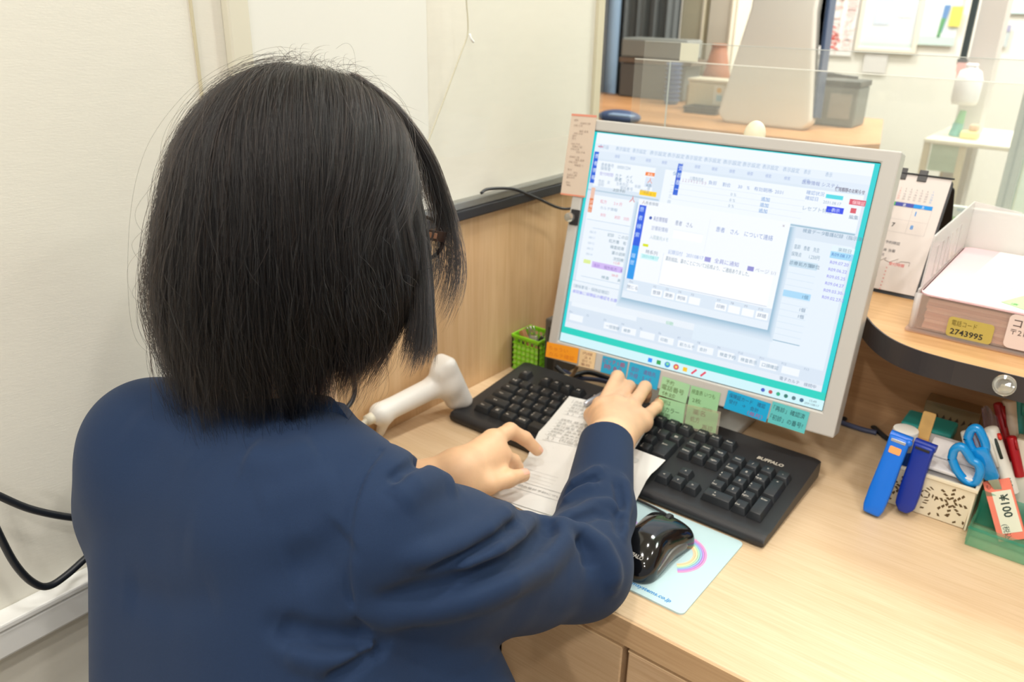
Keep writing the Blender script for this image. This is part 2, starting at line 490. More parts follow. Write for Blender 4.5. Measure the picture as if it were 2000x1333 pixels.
# desk: worktop on cabinets, oak back panel, counter shelf over it
wt = thing('worktop', 'pale oak laminate desk worktop running along the oak panel', 'worktop', (0.2, 0.85, -0.032))
obj('board', *bbox((WX+0.002, 0.572, -0.032), (1.25, 1.13, 0.0), 0.0012, 1), M_desk, wt)
obj('edge_band', *box((WX+0.002, 0.5695, -0.0315), (1.25, 0.5722, -0.0006)), M_desk_edge, wt)
struct('wall_back', *box((WX, 1.13, FLOOR), (1.30, 1.16, 0.172)), M_back, label='brown oak back panel of the desk under the counter shelf')
for i, (x0, x1, lb) in enumerate(((-0.452, -0.2915, 'oak desk cabinet door nearest the seated person'), (-0.2895, 0.14, 'oak desk cabinet under the mouse pad corner'), (0.142, 0.60, 'oak desk cabinet at the right under the bare worktop'))):
    c = thing('desk_cabinet', lb, 'cabinet', ((x0+x1)/2, 0.84, FLOOR), group='oak cabinets under the worktop')
    obj('body', *box((x0, 0.600, FLOOR+0.002), (x1, 1.12, -0.036)), M_dark if i < 0 else M_door, c)
    obj('door', *bbox((x0+0.0025, 0.578, FLOOR+0.06), (x1-0.0025, 0.599, -0.046), 0.0015, 1), M_door, c)
    obj('door_edge', *bbox((x0+0.0025, 0.5775, -0.0457), (x1-0.0025, 0.599, -0.0435), 0.0004, 1), mat('door_edge_wood', (224, 190, 146), 0.4), c)
SH = 0.20
edge = [(-0.440, 1.42), (-0.432, 1.30), (-0.400, 1.20), (-0.345, 1.125), (-0.285, 1.082)] + \
       [(-0.2398, 1.044), (-0.2086, 0.9980), (-0.1812, 0.9690), (-0.150, 0.9535), (-0.110, 0.948)]
ed = spline([(x, y, 0) for x, y in edge], 6)[:, :2].tolist() + [(1.3, 0.948), (1.3, 1.42)]
sh = thing('counter_shelf', 'oak counter shelf with rounded end and thick black edge above the desk', 'shelf', (0.4, 1.2, 0.174))
obj('shelf_board', *prism(ed, SH-0.026, SH), wood('shelf_oak', (208, 166, 118), (190, 146, 98), 0, 0.4, 5.0), sh)
ci = np.array(ed[:-1]); nn = len(ci)
Tn = np.gradient(ci, axis=0); Tn /= np.linalg.norm(Tn, axis=1, keepdims=True); Nn = np.column_stack([Tn[:, 1], -Tn[:, 0]])
if Nn[len(Nn)//2] @ np.array([-1, -1]) < 0: Nn = -Nn
o1 = ci+Nn*0.002; Vb = []; Fb = []
for k in range(nn): 
    for q, z in ((ci[k], SH-0.0275), (o1[k], SH-0.0275), (o1[k], SH+0.0005), (ci[k], SH+0.0005)): Vb.append((q[0], q[1], z))
for k in range(nn-1):
    for j in range(4): Fb.append((4*k+j, 4*k+(j+1) % 4, 4*k+4+(j+1) % 4, 4*k+4+j))
obj('edge_band', Vb, Fb, mat('shelf_black_edge', (52, 48, 50), 0.4), sh)
for x in (-0.05, 0.9):
    obj('bracket', *box((x-0.012, 0.99, SH-0.062), (x+0.012, 1.13, SH-0.0275)), M_dark, sh) if x > 0.5 else None

# ================================================================ monitor
MC = np.array([-0.42777, 0.96425, 0.244]); MYAW = 0.0697; MTILT = 0.2393
mex = np.array([math.cos(MYAW), math.sin(MYAW), 0]); mn0 = np.array([math.sin(MYAW), -math.cos(MYAW), 0])
mup = np.array([0, 0, 1])*math.cos(MTILT)-mn0*math.sin(MTILT); mn = np.cross(mex, mup)
SW, SHT = 0.376, 0.301
MM = frame(MC, mex, mup, mn)                # local: x right, y up, z towards the viewer
def mpx(px, py, z=0.0):
    """pixel -> (x, y) on the screen plane"""
    d = ray(px, py); o = MC+mn*z; t = ((o-CC)@mn)/(d@mn); q = CC+d*t-o
    return np.array([q@mex, q@mup])
mon = thing('monitor', 'light grey desktop monitor with medical software window open, notes along its lower bezel', 'monitor', (MC[0], 1.01, 0.0))
M_bez = mat('monitor_plastic', (190, 187, 181), 0.42)
TL, TR, BR, BL = mpx(1160, 233), mpx(1749, 296), mpx(1618, 853), mpx(1067, 697)
x0, x1 = -0.188-0.0165, 0.188+0.0205
y0 = (BL[1]+BR[1])/2; y1 = (TL[1]+TR[1])/2
def ringbox(x0, y0, x1, y1, ix0, iy0, ix1, iy1, z0, z1):
    V = [(x0,y0,z1),(x1,y0,z1),(x1,y1,z1),(x0,y1,z1),(ix0,iy0,z1),(ix1,iy0,z1),(ix1,iy1,z1),(ix0,iy1,z1),
         (x0,y0,z0),(x1,y0,z0),(x1,y1,z0),(x0,y1,z0),(ix0,iy0,z0),(ix1,iy0,z0),(ix1,iy1,z0),(ix0,iy1,z0)]
    F = []
    for i in range(4):
        j = (i+1) % 4
        F += [(i,j,4+j,4+i),(8+j,8+i,12+i,12+j),(i,8+i,8+j,j),(4+i,4+j,12+j,12+i)]
    return np.array(V, float), F
obj('bezel', *xf(bevel(ringbox(x0, y0, x1, y1, -0.189, -0.1515, 0.189, 0.1515, -0.030, 0.004), 0.002, 2), MM), M_bez, mon)
back = bevel((np.array([(x0+.004,y0+.004,-.0305),(x1-.004,y0+.004,-.0305),(x1-.004,y1-.004,-.0305),(x0+.004,y1-.004,-.0305),
                        (x0+.05,y0+.05,-.058),(x1-.05,y0+.05,-.058),(x1-.05,y1-.05,-.058),(x0+.05,y1-.05,-.058)]),
              [(0,1,2,3),(7,6,5,4),(0,4,5,1),(1,5,6,2),(2,6,7,3),(3,7,4,0)]), 0.004, 2)
obj('rear_shell', *xf(back, MM), M_bez, mon)
obj('screen_panel', *xf(box((-0.1885, -0.151, -0.006), (0.1885, 0.151, -0.0006)), MM), mat('panel_dark', (20, 22, 24), 0.25), mon)
S = Print()
L = [0]
def up():
    L[0] += 0.00006; return L[0]
def uvr(pa, pb, col, lift):
    a = mpx(*pa); b = mpx(*pb); S.rect(a[0], a[1], b[0], b[1], col, lift)
X0, X1, Y0, Y1 = -SW/2, SW/2, -SHT/2, SHT/2
WHT = (236, 243, 250); GRY = (214, 227, 240); LN = (176, 200, 218); TX = (140, 166, 190); TXD = (104, 140, 166); BLU = (0, 92, 214)
def U(u): return X0+u*SW
def Vv(v): return Y1-v*SHT
def R(u0, v0, u1, v1, col, l): S.rect(U(u0), Vv(v0), U(u1), Vv(v1), col, l)
def T(s, u, v, h, col, l, fit=None, al='l', bold=0): S.text(s, U(u), Vv(v), h*SHT, col, l, fit=None if fit is None else fit*SW, align=al, bold=bold)
l0 = up(); R(0, 0, 1, 1, (0, 205, 208), l0)                       # teal desktop round the window
l1 = up(); R(0, .958, 1, 1, (205, 240, 246), l1); R(0, .925, 1, .958, (0, 206, 190), l1)
R(.012, .004, .984, .926, GRY, l1)
l2 = up()
R(.012, .004, .984, .052, WHT, l2); R(.012, .052, .984, .085, (226, 236, 247), l2); R(.012, .085, .984, .118, (219, 231, 244), l2)
R(.03, .128, .268, .245, WHT, l2); R(.305, .128, .975, .275, WHT, l2)
R(.012, .262, .30, .268, LN, l2); R(.30, .278, .975, .284, (150, 186, 206), l2)
R(.025, .285, .30, .40, WHT, l2); R(.025, .40, .30, .82, (233, 241, 249), l2); R(.012, .695, .52, .80, (230, 238, 246), l2)
R(.52, .30, .79, .84, (219, 233, 245), l2); R(.79, .33, .975, .84, (226, 237, 247), l2)
R(.012, .835, .984, .90, (213, 226, 240), l2); R(.012, .90, .984, .925, (224, 233, 244), l2)
l3 = up(); l4 = up(); l5 = up()
def pxu(px, py):
    q = mpx(px, py); return (q[0]-X0)/SW, (Y1-q[1])/SHT
def pr(xa, ya, xb, yb, col, l):
    a = pxu(xa, ya); b = pxu(xb, yb); R(a[0], a[1], b[0], b[1], col, l)
def pt(s, px, py, hpx, col, l, fit=None, bold=0):
    u, v = pxu(px, py); T(s, u, v, hpx/430.0, col, l, fit=None if fit is None else fit/560.0, bold=bold)
# blue side tabs with four white characters each
for (xa, ya, xb, yb, chars, n) in ((1162, 296, 1160, 358, '患者情報', 4), (1325, 320, 1323, 382, '受診歴一', 4)):
    ua, va = pxu(xa, ya); ub, vb = pxu(xb, yb)
    R(ua, va, ua+.018, vb, BLU, l3)
    for k in range(4): T(chars[k], ua+.004, va+(vb-va)*(k+.85)/4.4, .022, (230, 242, 255), l4)
ua, va = pxu(1156, 366); R(ua, va, ua+.016, va+.115, (232, 190, 170), l3); R(ua, va+.05, ua+.016, va+.115, (222, 120, 62), l4)
for k in range(3): T('診療日'[k], ua+.003, va+.072+.02*k, .017, (255, 235, 225), l5)
# header rows
for i, w in enumerate((22, 32, 30, 36, 36, 34, 34, 36, 34, 30, 30, 12, 12)):
    T('表示設定 患者'[: max(2, w//7)], .03+i*.068, .072, .020, (150, 176, 205), l3, fit=w/560)
for i in range(12): T('検索', .10+i*.062, .106, .017, (150, 170, 215), l3, fit=.02)
T('医療情報 システム', .78, .112, .018, (110, 130, 190), l3); T('使用期限のお知らせ', .885, .122, .018, (90, 80, 110), l3, fit=.09, bold=.02)
R(.025, .062, .045, .068, (214, 120, 150), l3)
# patient box
T('患者番号　00001234', .05, .152, .020, TX, l3, fit=.12); T('保険者', .05, .168, .018, TX, l3)
T('受付時間', .05, .192, .018, (150, 150, 210), l3); T('カナ　メイ', .115, .190, .018, TXD, l3); T('患者　さん', .115, .208, .020, TXD, l3, fit=.075)
T('性別　女　　生年月日　　年齢　　歳', .05, .226, .017, TX, l3, fit=.21); T('住所　　　　　電話番号　　連絡先', .05, .242, .017, TX, l3, fit=.21); T('次回予約', .115, .256, .016, (80, 110, 120), l3)
R(.232, .150, .268, .166, (240, 130, 60), l3); T('未払', .24, .164, .014, (255, 240, 230), l4)
R(.236, .172, .268, .215, (214, 226, 242), l3); T('人', .245, .196, .026, (225, 120, 80), l4); T('編集', .242, .212, .014, TXD, l4)
R(.222, .232, .288, .254, (252, 208, 0), l3); T('予約あり', .235, .250, .016, (200, 150, 0), l4)
# insurance grid
T('保険', .335, .148, .020, (120, 160, 200), l3); T('主　１２３４５６７８９', .352, .170, .018, (170, 140, 170), l3, fit=.11); T('公費負担者', .40, .158, .018, TX, l3, fit=.05)
for s, u in (('負担', .47), ('割合', .52), ('30', .575), ('%', .605), ('有効期限', .63), ('～', .68), ('2031', .70)): T(s, u, .165, .019, (120, 150, 200), l3)
for k in range(4):
    R(.335, .178+.024*k, .80, .1788+.024*k, (200, 214, 228), l3)
    T('一二三四'[k], .335, .198+.024*k, .016, TX, l3)
    if k < 3: T('0 %', .555, .200+.024*k, .017, TX, l3); T('追加', .66, .202+.024*k, .019, (90, 150, 210), l3, bold=.01)
T('確認状況', .80, .150, .018, (110, 150, 205), l3); T('確認日', .80, .172, .018, (110, 150, 205), l3)
R(.862, .140, .915, .156, (70, 214, 226), l3); T('2031.08.17', .858, .178, .017, TX, l3, fit=.055); R(.872, .186, .925, .210, (0, 60, 230), l3); T('表示', .888, .205, .017, (220, 230, 255), l4)
T('レセプト特記', .80, .214, .020, TX, l3); R(.936, .146, .985, .168, (216, 84, 106), l3); T('保険証', .945, .164, .016, (255, 225, 230), l4)
R(.945, .180, .962, .200, (214, 84, 100), l3); T('編集', .945, .222, .018, TXD, l3)
# left history list
pt('処方　　2ヶ月', 1172, 396, 8, (220, 130, 150), l3, fit=50); pt('人', 1229, 394, 14, (215, 110, 110), l3); pt('カルテ情報', 1172, 408, 7, TX, l3, fit=40)
R(.03, .40, .30, .402, LN, l3); pt('来院　　　前回　次回', 1172, 422, 7, (222, 130, 150), l3, fit=66)
R(.06, .436, .30, .438, LN, l3)
rows = [('初診　この日', TXD), ('処方箋　有', TXD), ('検査結果', TXD), ('薬の説明をした', TXD), ('次回検査', TXD)]
for k, (s, c) in enumerate(rows): T(s, .125+.01*k, .462+.026*k, .018, (90, 130, 150), l3); T('08/1%d' % k, .05, .462+.026*k, .015, (170, 190, 210), l3)
R(.045, .588, .075, .606, (218, 236, 150), l3); R(.082, .590, .30, .618, (206, 184, 240), l3); T('会計', .09, .612, .017, (140, 90, 200), l4); T('院外処方　薬剤情報', .135, .613, .017, (110, 70, 170), l4)
T('12点　　1250点', .17, .582, .015, (220, 120, 130), l3, fit=.10); T('38点　　1310点', .17, .640, .015, (220, 120, 130), l3, fit=.10)
T('検査　　再診', .13, .660, .017, (90, 140, 160), l3, fit=.10); R(.045, .668, .30, .670, LN, l3)
R(.012, .695, .52, .697, LN, l3); T('（連絡事項・保険証確認）', .02, .728, .018, (120, 150, 175), l3); T('来院後に保険証の確認をお願いします', .02, .755, .018, (100, 96, 226), l3, fit=.25)
T('印刷', .415, .800, .018, (80, 190, 130), l3)
# right: tables
for s, u in (('次の紙', .545), ('診察', .605), ('検査', .675), ('自費', .72), ('前回', .765), ('検査データ', .815), ('看護記録（指示簿）', .885)):
    T(s, u, .302, .018, (96, 136, 166), l3)
T('医師　患者　先生', .800, .372, .020, TXD, l3, fit=.08); T('保険点　　1,250円', .795, .402, .020, TXD, l3, fit=.09)
R(.79, .418, .885, .445, (196, 220, 236), l3); 
for s, u in (('診療', .795), ('処方箋', .825), ('単位', .865)): T(s, u, .438, .018, (70, 110, 140), l4)
for k in range(12): R(.76, .445+.026*k, .885, .4462+.026*k, (196, 216, 232), l3)
R(.76, .545, .885, .572, (166, 214, 244), l4); R(.76, .758, .885, .762, (150, 184, 206), l4)
for v in (.566, .62, .648): T('1個', .86, v, .018, (60, 110, 150), l5)
R(.915, .335, .985, .358, (224, 240, 248), l3); T('来院日', .935, .355, .018, TXD, l4); R(.915, .358, .985, .385, (160, 214, 244), l3); T('R09.08.17', .92, .376, .018, (50, 110, 190), l4)
for k in range(6): T(('R09.07.20', 'R09.06.22', 'R09.05.25', 'R09.04.27', 'R09.03.30-1', 'R09.02.27-2')[k], .92, .408+.0285*k, .018, (120, 116, 226), l3)
# function keys along the bottom
for k in range(13):
    u = .022+.0745*k
    T('F%d' % (k+1) if k else 'Esc', u, .853, .014, (150, 170, 195), l3)
    if k not in (1, 12): R(u+.004, .857, u+.062, .888, (238, 244, 251), l3)
    if k in (2, 3, 5, 6, 7, 8, 9, 10): T(('処方', '', '一括登録', '検索', '', '印刷', '前カルテ', '会計', '検査予約', '検査表示', '口頭確認')[k], u+.012, .880, .018, (96, 136, 160), l4)
T('電子カルテ　接続中', .845, .917, .017, (90, 120, 150), l3, fit=.12)
# task bar icons
for k, c in enumerate(((0, 140, 240), (16, 160, 80), (20, 140, 214), (214, 90, 90), (246, 196, 30), (226, 60, 90), (226, 60, 90))):
    u = .382+.034*k
    if k in (2, 3): S.disc(U(u), Vv(.979), .0040, c, l3)
    elif k > 4: S.line([(U(u)-.003, Vv(.979)-.0035), (U(u)+.003, Vv(.979)+.0035)], .0026, c, l3)
    else: R(u-.008, .970, u+.008, .989, c, l3)
S.disc(U(.395+.055), Vv(.976), .0022, (120, 214, 160), l4); S.disc(U(.382+.102), Vv(.979), .0016, (250, 220, 90), l4)
for k, c in enumerate(((60, 90, 190), (190, 70, 80), (30, 170, 130), (40, 120, 110), (80, 120, 130), (50, 100, 130))): S.disc(U(.800+.026*k), Vv(.979), .0026, c, l3, 10)
T('15:49', .955, .976, .014, (90, 120, 130), l3); T('2031/08/17', .940, .990, .013, (90, 120, 130), l3)
# floating dialog with its soft drop shadow (drawn on the display)
da = pxu(1247, 388); db = pxu(1545, 436); dc = pxu(1500, 643); dd = pxu(1216, 583)
dx0, dx1, dy0, dy1 = da[0], dc[0]-.0, da[1], dc[1]
dx0 = (da[0]+dd[0])/2; dx1 = (db[0]+dc[0])/2; dy0 = (da[1]+db[1])/2; dy1 = (dc[1]+dd[1])/2
for k in range(14):
    e = .045*(1-k/14); cfa = (k/13)**1.6
    R(dx0-e*.45+.004, dy0+.02-e*.2, dx1+e*.45+.003, dy1+e, tuple(int(a+(b-a)*cfa) for a, b in zip((214, 228, 241), (150, 186, 210))), up())
lx = up(); ly = up(); lz = up()
R(dx0, dy0, dx1, dy1, (240, 245, 251), lx)
def DR(a, b, c, d, col, l): R(dx0+(dx1-dx0)*a, dy0+(dy1-dy0)*b, dx0+(dx1-dx0)*c, dy0+(dy1-dy0)*d, col, l)
def DT(s, a, b, h, col, l, fit=None, bold=0): T(s, dx0+(dx1-dx0)*a, dy0+(dy1-dy0)*b, h, col, l, fit=None if not fit else fit*(dx1-dx0), bold=bold)
DR(.0, .80, 1, .93, (216, 229, 242), ly); DR(0, .93, 1, 1, (226, 236, 246), ly)
DR(.012, .055, .062, .46, (0, 84, 222), ly); DR(.012, .46, .062, .80, (0, 148, 232), ly)
for k in range(4): DT('患者検索'[k], .018, .115+.085*k, .024, (190, 220, 255), lz)
for k in range(2): DT('履歴'[k], .018, .58+.07*k, .022, (190, 226, 255), lz)
DT('人', .025, .04, .018, (150, 110, 110), ly); DT('患者情報', .05, .04, .016, (110, 130, 150), ly)
S.disc(U(dx0+(dx1-dx0)*.105), Vv(dy0+(dy1-dy0)*.165), .0022, (40, 80, 170), ly); DT('未診察情報', .125, .185, .024, (90, 110, 170), ly, fit=.10)
DT('診察前情報', .125, .275, .022, (130, 150, 190), ly, fit=.115); DT('入院案内メモ', .125, .365, .021, (150, 180, 190), ly, fit=.13)
DT('患者　さん', .28, .19, .024, (110, 130, 170), ly, fit=.12); DR(.28, .24, .48, .32, (246, 249, 253), ly); DR(.28, .238, .48, .2405, (214, 224, 236), ly)
DR(.505, .08, .507, .40, (222, 231, 241), ly); DT('患者　さん　について連絡', .555, .185, .024, (106, 136, 196), ly, fit=.36)
DR(.085, .425, .125, .452, (216, 226, 0), ly); DT('時系列', .115, .515, .02, (110, 130, 150), ly); DR(.085, .525, .21, .575, (206, 242, 246), ly); DT('2031/08/17', .095, .56, .018, (80, 200, 200), lz)
DR(.24, .48, .242, .79, (206, 218, 232), ly); DR(.25, .50, .965, .785, (247, 250, 253), ly); DR(.25, .785, .965, .79, (176, 190, 212), ly)
DT('記録日付　2031/08/17', .27, .475, .021, (130, 160, 210), ly, fit=.24); DR(.52, .44, .56, .485, (150, 150, 214), ly); DT('全員に通知', .585, .478, .022, (110, 120, 196), ly)
DT('薬剤相談。薬のことについて2名様より、ご連絡ありました。', .26, .545, .022, (110, 136, 160), lz, fit=.56)
DR(.80, .452, .84, .495, (140, 140, 206), lz); DT('ページ 1/1', .85, .49, .02, (160, 170, 190), lz); DT('×', .955, .055, .022, (160, 150, 160), ly)
for k, s in enumerate(('閉じる', '', '登録', '更新', '削除', '', '', '印刷', '', '', '詳細')):
    a = .03+.088*k
    if k in (1, 6): continue
    DR(a, .845, a+.075, .915, (244, 248, 253), lz); DT('F%d' % k if k else 'Esc', a+.01, .835, .014, (150, 160, 180), lz)
    if s: S.text(s, U(dx0+(dx1-dx0)*(a+.037)), Vv(dy0+(dy1-dy0)*.895), .019*SHT, (90, 120, 150), lz+.00004, align='c')
S.make('screen_image', vcol_mat('screen_glow', 1.03), MM, mon, 'lit screen showing a white and blue software window')
obj('stand_neck', *bevel((lambda q: q)(join(box((MC[0]-.045, 1.03, 0.012), (MC[0]+.045, 1.062, 0.22)))), 0.006, 2), M_bez, mon)
obj('stand_base', *bevel(prism(rrect(-.565, .925, -.352, 1.105, .02, 5), 0.0, 0.012), 0.003, 2), M_bez, mon)

# notes stuck to the lower bezel: (corner pixels TL, BR, colour, label, ink)
def bez(px, py): return mpx(px, py, 0.0045)
def note(tl, tr, bl, col, label, ink, lines, lift, name='sticky_note', cat='note', clear_edge=None, h=None):
    a = bez(*tl); b = bez(*tr); c = bez(*bl)
    w = np.linalg.norm(b-a); hh = np.linalg.norm(c-a)
    ex2 = (b-a)/w; ey2 = np.array([-ex2[1], ex2[0]])
    ex = mex*ex2[0]+mup*ex2[1]; ey = mex*ey2[0]+mup*ey2[1]
    org = MC+mn*(0.0045+lift)+mex*a[0]+mup*a[1]
    M = frame(org, ex, ey, mn)
    t = thing(name, label, cat, org-ey*hh)
    obj('note_sheet', *xf(box((0, -hh, 0), (w, 0, 0.0003)), M), mat('note_%d_%d_%d' % col, col, 0.7), t)
    if clear_edge:
        obj('laminate', *xf(box((-clear_edge, -hh-clear_edge, 0.0003), (w+clear_edge, clear_edge, 0.0006)), M), clear('laminate_film', (252, 250, 244), 0.03, 0.1, (240, 232, 210), 0.18), t)
    P = Print()
    for ln in lines: P.text(ln[0], w*ln[1], -hh*ln[2], hh*ln[3], ink if len(ln) < 6 else ln[5], 0.0004, fit=w*ln[4] if ln[4] else None)
    P.make('writing', vcol_mat('ink_print', 0, 0.7), M, t)
    return t
note((1069, 668), (1131, 681), (1067, 697), (246, 158, 24), 'orange note stuck at the left end of the monitor bezel', (222, 120, 20), [('ちゅうい', .08, .45, .3, .6), ('カルテ確認', .1, .85, .3, .8)], .0004)
note((1134, 682), (1165, 689), (1131, 715), (226, 196, 150), 'narrow cream note with brown lines beside the orange note', (150, 100, 80), [('内線', .2, .26, .2, .6), ('21', .3, .48, .18, .4), ('受付 12', .2, .7, .18, .6), ('事務', .15, .92, .18, .6)], .0007)
note((1178, 695), (1227, 707), (1174, 727), (38, 160, 200), 'blue note with red marks left of the typing hand fingertip', (170, 40, 90), [('ピッチ', .05, .35, .3, .5), ('1番', .62, .38, .3, .3), ('時 8.2', .12, .72, .34, .7)], .0004)
note((1231, 707), (1291, 724), (1225, 745), (30, 160, 204), 'blue note with purple writing behind the typing hand ring finger', (110, 80, 150), [('会計　連絡先', .08, .4, .26, .8), ('外線　5・0', .06, .72, .28, .7)], .0006)
note((1295, 735), (1349, 752), (1289, 772), (160, 206, 160), 'upper left green note of the laminated block of four', (90, 110, 60), [('予約', .15, .3, .25, .3), ('電話番号', .05, .62, .3, .8), ('休診', .1, .92, .24, .5)], .0008)
note((1351, 753), (1408, 768), (1343, 803), (152, 202, 152), 'upper right green note of the laminated block of four', (80, 110, 60), [('検査表 いつも', .05, .28, .2, .8), ('2枚', .12, .6, .2, .3), ('保険', .5, .85, .2, .35)], .0008)
note((1288, 775), (1342, 790), (1282, 812), (158, 206, 158), 'lower left green note of the laminated block of four', (70, 100, 60), [('印刷は', .05, .3, .28, .4), ('カラー', .3, .65, .3, .5), ('裏面', .1, .95, .26, .4)], .0011)
note((1343, 794), (1404, 808), (1337, 832), (154, 204, 154), 'lower right green note of the laminated block of four', (110, 90, 60), [('薬名', .2, .3, .3, .4), ('処方', .15, .68, .3, .3), ('再診', .55, .95, .3, .35)], .0011, clear_edge=.003)
note((1423, 762), (1506, 789), (1416, 798), (0, 164, 214), 'bright blue note with dark writing right of the green notes', (30, 70, 120), [('保険証カード　確認', .05, .34, .26, .85), ('受付　→　会計', .08, .64, .24, .7), ('（毎月）', .55, .92, .24, .35, (170, 60, 130))], .0004)
note((1510, 784), (1582, 806), (1504, 826), (92, 190, 192), 'teal note with black handwriting at the right end of the bezel', (10, 50, 60), [('「再診」確認済', .06, .36, .26, .85), ('「初診」の番号?', .04, .8, .28, .88)], .0006)
# paper slip taped on the left bezel, reaching past its edge
def slip():
    z = 0.0052; a = mpx(1117, 222, z); b = mpx(1161, 229, z); c = mpx(1095, 380, z)
    w = 0.040; hh = np.linalg.norm(c-a); ey2 = (a-c)/hh; ex2 = np.array([ey2[1], -ey2[0]])
    ex = mex*ex2[0]+mup*ex2[1]; ey = mex*ey2[0]+mup*ey2[1]; org = MC+mn*z+mex*c[0]+mup*c[1]
    M = frame(org, ex, ey, mn)
    t = thing('paper_slip', 'tall paper slip with red end bands taped to the upper left monitor bezel', 'paper', org)
    obj('sheet', *xf(box((0, 0, 0), (w, hh, .0004)), M), mat('slip_paper', (208, 190, 172), 0.8), t)
    P = Print(); P.rect(0, hh-.003, w, hh, (214, 140, 118), .0006); P.rect(0, 0, w, .0022, (220, 140, 112), .0006)
    for k in range(26):
        y = hh-.010-k*.0036
        if k % 5 == 3: continue
        P.text(rnd.choice(('内科 外来', '整形外科', '眼科', '耳鼻科 2階', '受付', '検査室 12', '薬局 直通')), .006+rnd.choice((0, .002, .01)), y, .0034, (168, 148, 134), .0006)
    P.make('print', vcol_mat('ink_print', 0, 0.7), M, t)
slip()
k = thing('clear_stud', 'clear round stud on a black plate at the left monitor bezel', 'stud', MC+mex*-.2+mup*.02)
kp = mpx(1124, 425, .0045)
obj('plate', *xf(bbox((kp[0]-.008, kp[1]-.011, .0042), (kp[0]+.006, kp[1]+.011, .0062), .0008), MM), M_black, k)
obj('knob_cap', *xf(lathe([(.0065, .0062), (.0068, .010), (.0060, .016), (.0045, .018), (.001, .0185)], (kp[0]-.006, kp[1]-.001, 0), 20), MM), mat('clear_acrylic', (235, 232, 222), 0.05, trans=0.85), k, smooth=True)
hk = mpx(1476, 252, -.012)
kk = thing('cream_stud', 'small cream rounded stud standing on top of the monitor', 'stud', MC+mex*hk[0]+mup*y1)
obj('knob_cap', *xf(surfnet(f_ell((hk[0], y1+.004, -.012), (.0135, .0165, .011)), (hk[0]-.03, y1-.02, -.04), (hk[0]+.03, y1+.03, .02), .0016), MM), mat('cream_plastic', (226, 218, 190), 0.4), kk, smooth=True)
# ================================================================ keyboard
KU = 0.01905; KX, KY, KZ0, KZS = -0.67032, 0.79711, 0.024, 0.1347
M_kb = mat('keyboard_plastic', (38, 38, 40), 0.5, bump=0.15, bscale=1500)
M_key = mat('key_plastic', (33, 36, 39), 0.42)
M_leg = mat('key_legend', (196, 190, 180), 0.6)
kb = thing('keyboard', 'black full size computer keyboard with number pad on the desk under the monitor', 'keyboard', (-0.46, 0.85, 0))
def kz(y): return KZ0+(y-KY)*KZS-0.0085
prof = [(0.762, 0.002), (0.760, 0.008), (0.7635, 0.0135), (0.770, 0.0155), (0.7795, kz(0.7795)), (0.935, kz(0.935)), (0.941, kz(0.941)-.003), (0.942, 0.018), (0.940, 0.008), (0.77, 0.002)]
xs = [(-0.692, .90), (-0.689, .965), (-0.683, 1.0), (-0.236, 1.0), (-0.230, .965), (-0.227, .90)]
V = []; F = []; n = len(prof); yc, zc = 0.85, 0.012
for x, s in xs:
    for y, z in prof: V.append((x, yc+(y-yc)*(1-(1-s)*.12), max(.001, zc+(z-zc)*s)))
for i in range(len(xs)-1):
    for j in range(n): F.append((i*n+j, i*n+(j+1) % n, (i+1)*n+(j+1) % n, (i+1)*n+j))
F += [list(range(n))[::-1], list(range((len(xs)-1)*n, len(xs)*n))]
bm_ = obj('housing', V, F, M_kb, kb, smooth=True, auto=0.9)
_km = {}
def keymesh(w, hgt=1.0):
    k = (round(w, 3), hgt)
    if k not in _km:
        a, b = w*KU/2-.0005, hgt*KU/2-.0005
        ta, tb = a-.0026, b-.0026
        V = [(-a,-b,0),(a,-b,0),(a,b,0),(-a,b,0),(-ta,-tb+.0008,.0085),(ta,-tb+.0008,.0085),(ta,tb+.0008,.0085),(-ta,tb+.0008,.0085)]
        F = [(0,1,5,4),(1,2,6,5),(2,3,7,6),(3,0,4,7),(4,5,6,7)]
        v, f = bevel((np.array(V), F), .0011, 2)
        # the rim of the cap is open below: it sits in the housing
        me = bpy.data.meshes.new('key'); me.from_pydata(v.tolist(), [], f)
        me.polygons.foreach_set('use_smooth', [True]*len(me.polygons))
        try: me.set_sharp_from_angle(angle=0.6)
        except Exception: pass
        me.materials.append(M_key); _km[k] = me
    return _km[k]
ktilt = math.atan(KZS)
def key(u0, u1, v, s, v1=None, big=False, sub=None):
    cu = (u0+u1)/2; cv = v if v1 is None else (v+v1)/2; hgt = 1.0 if v1 is None else abs(v1-v)+1
    o = bpy.data.objects.new('key', keymesh(u1-u0, hgt)); COL.objects.link(o); o.parent = kb
    y = KY+cv*KU
    o.location = (KX+cu*KU-kb.location.x, y-kb.location.y, kz(y)+.0004); o.rotation_euler = (ktilt, 0, 0)
    V = []; F = []; n = 0
    rows = s if isinstance(s, (list, tuple)) else [s]
    for i, t in enumerate(rows):
        if not t: continue
        tv, tf = text_mesh(t, 0, .015)
        if not len(tv): continue
        h = .0036 if len(t) > 2 else .0050
        if len(rows) > 1: h = min(h, .0036)
        w = (tv[:, 0].max()-tv[:, 0].min())*h; lim = (u1-u0)*KU-.0075
        if w > lim: sx = h*lim/w
        else: sx = h
        x0 = -min(.0058, (u1-u0)*KU/2-.0035) if (len(rows) > 1 or u1-u0 > 1.2) else -w/2 if w < lim else -lim/2
        y0 = (hgt*KU/2-.0085) if len(rows) > 1 or hgt > 1 else -.0012
        q = np.column_stack([x0+(tv[:, 0]-tv[:, 0].min())*sx, y0-.0048*i+tv[:, 1]*h, np.full(len(tv), .00862)])
        V.append(q); F += [[a+n for a in f] for f in tf]; n += len(q)
    if n:
        l = obj('legend', np.concatenate(V), F, M_leg, o, world=False)
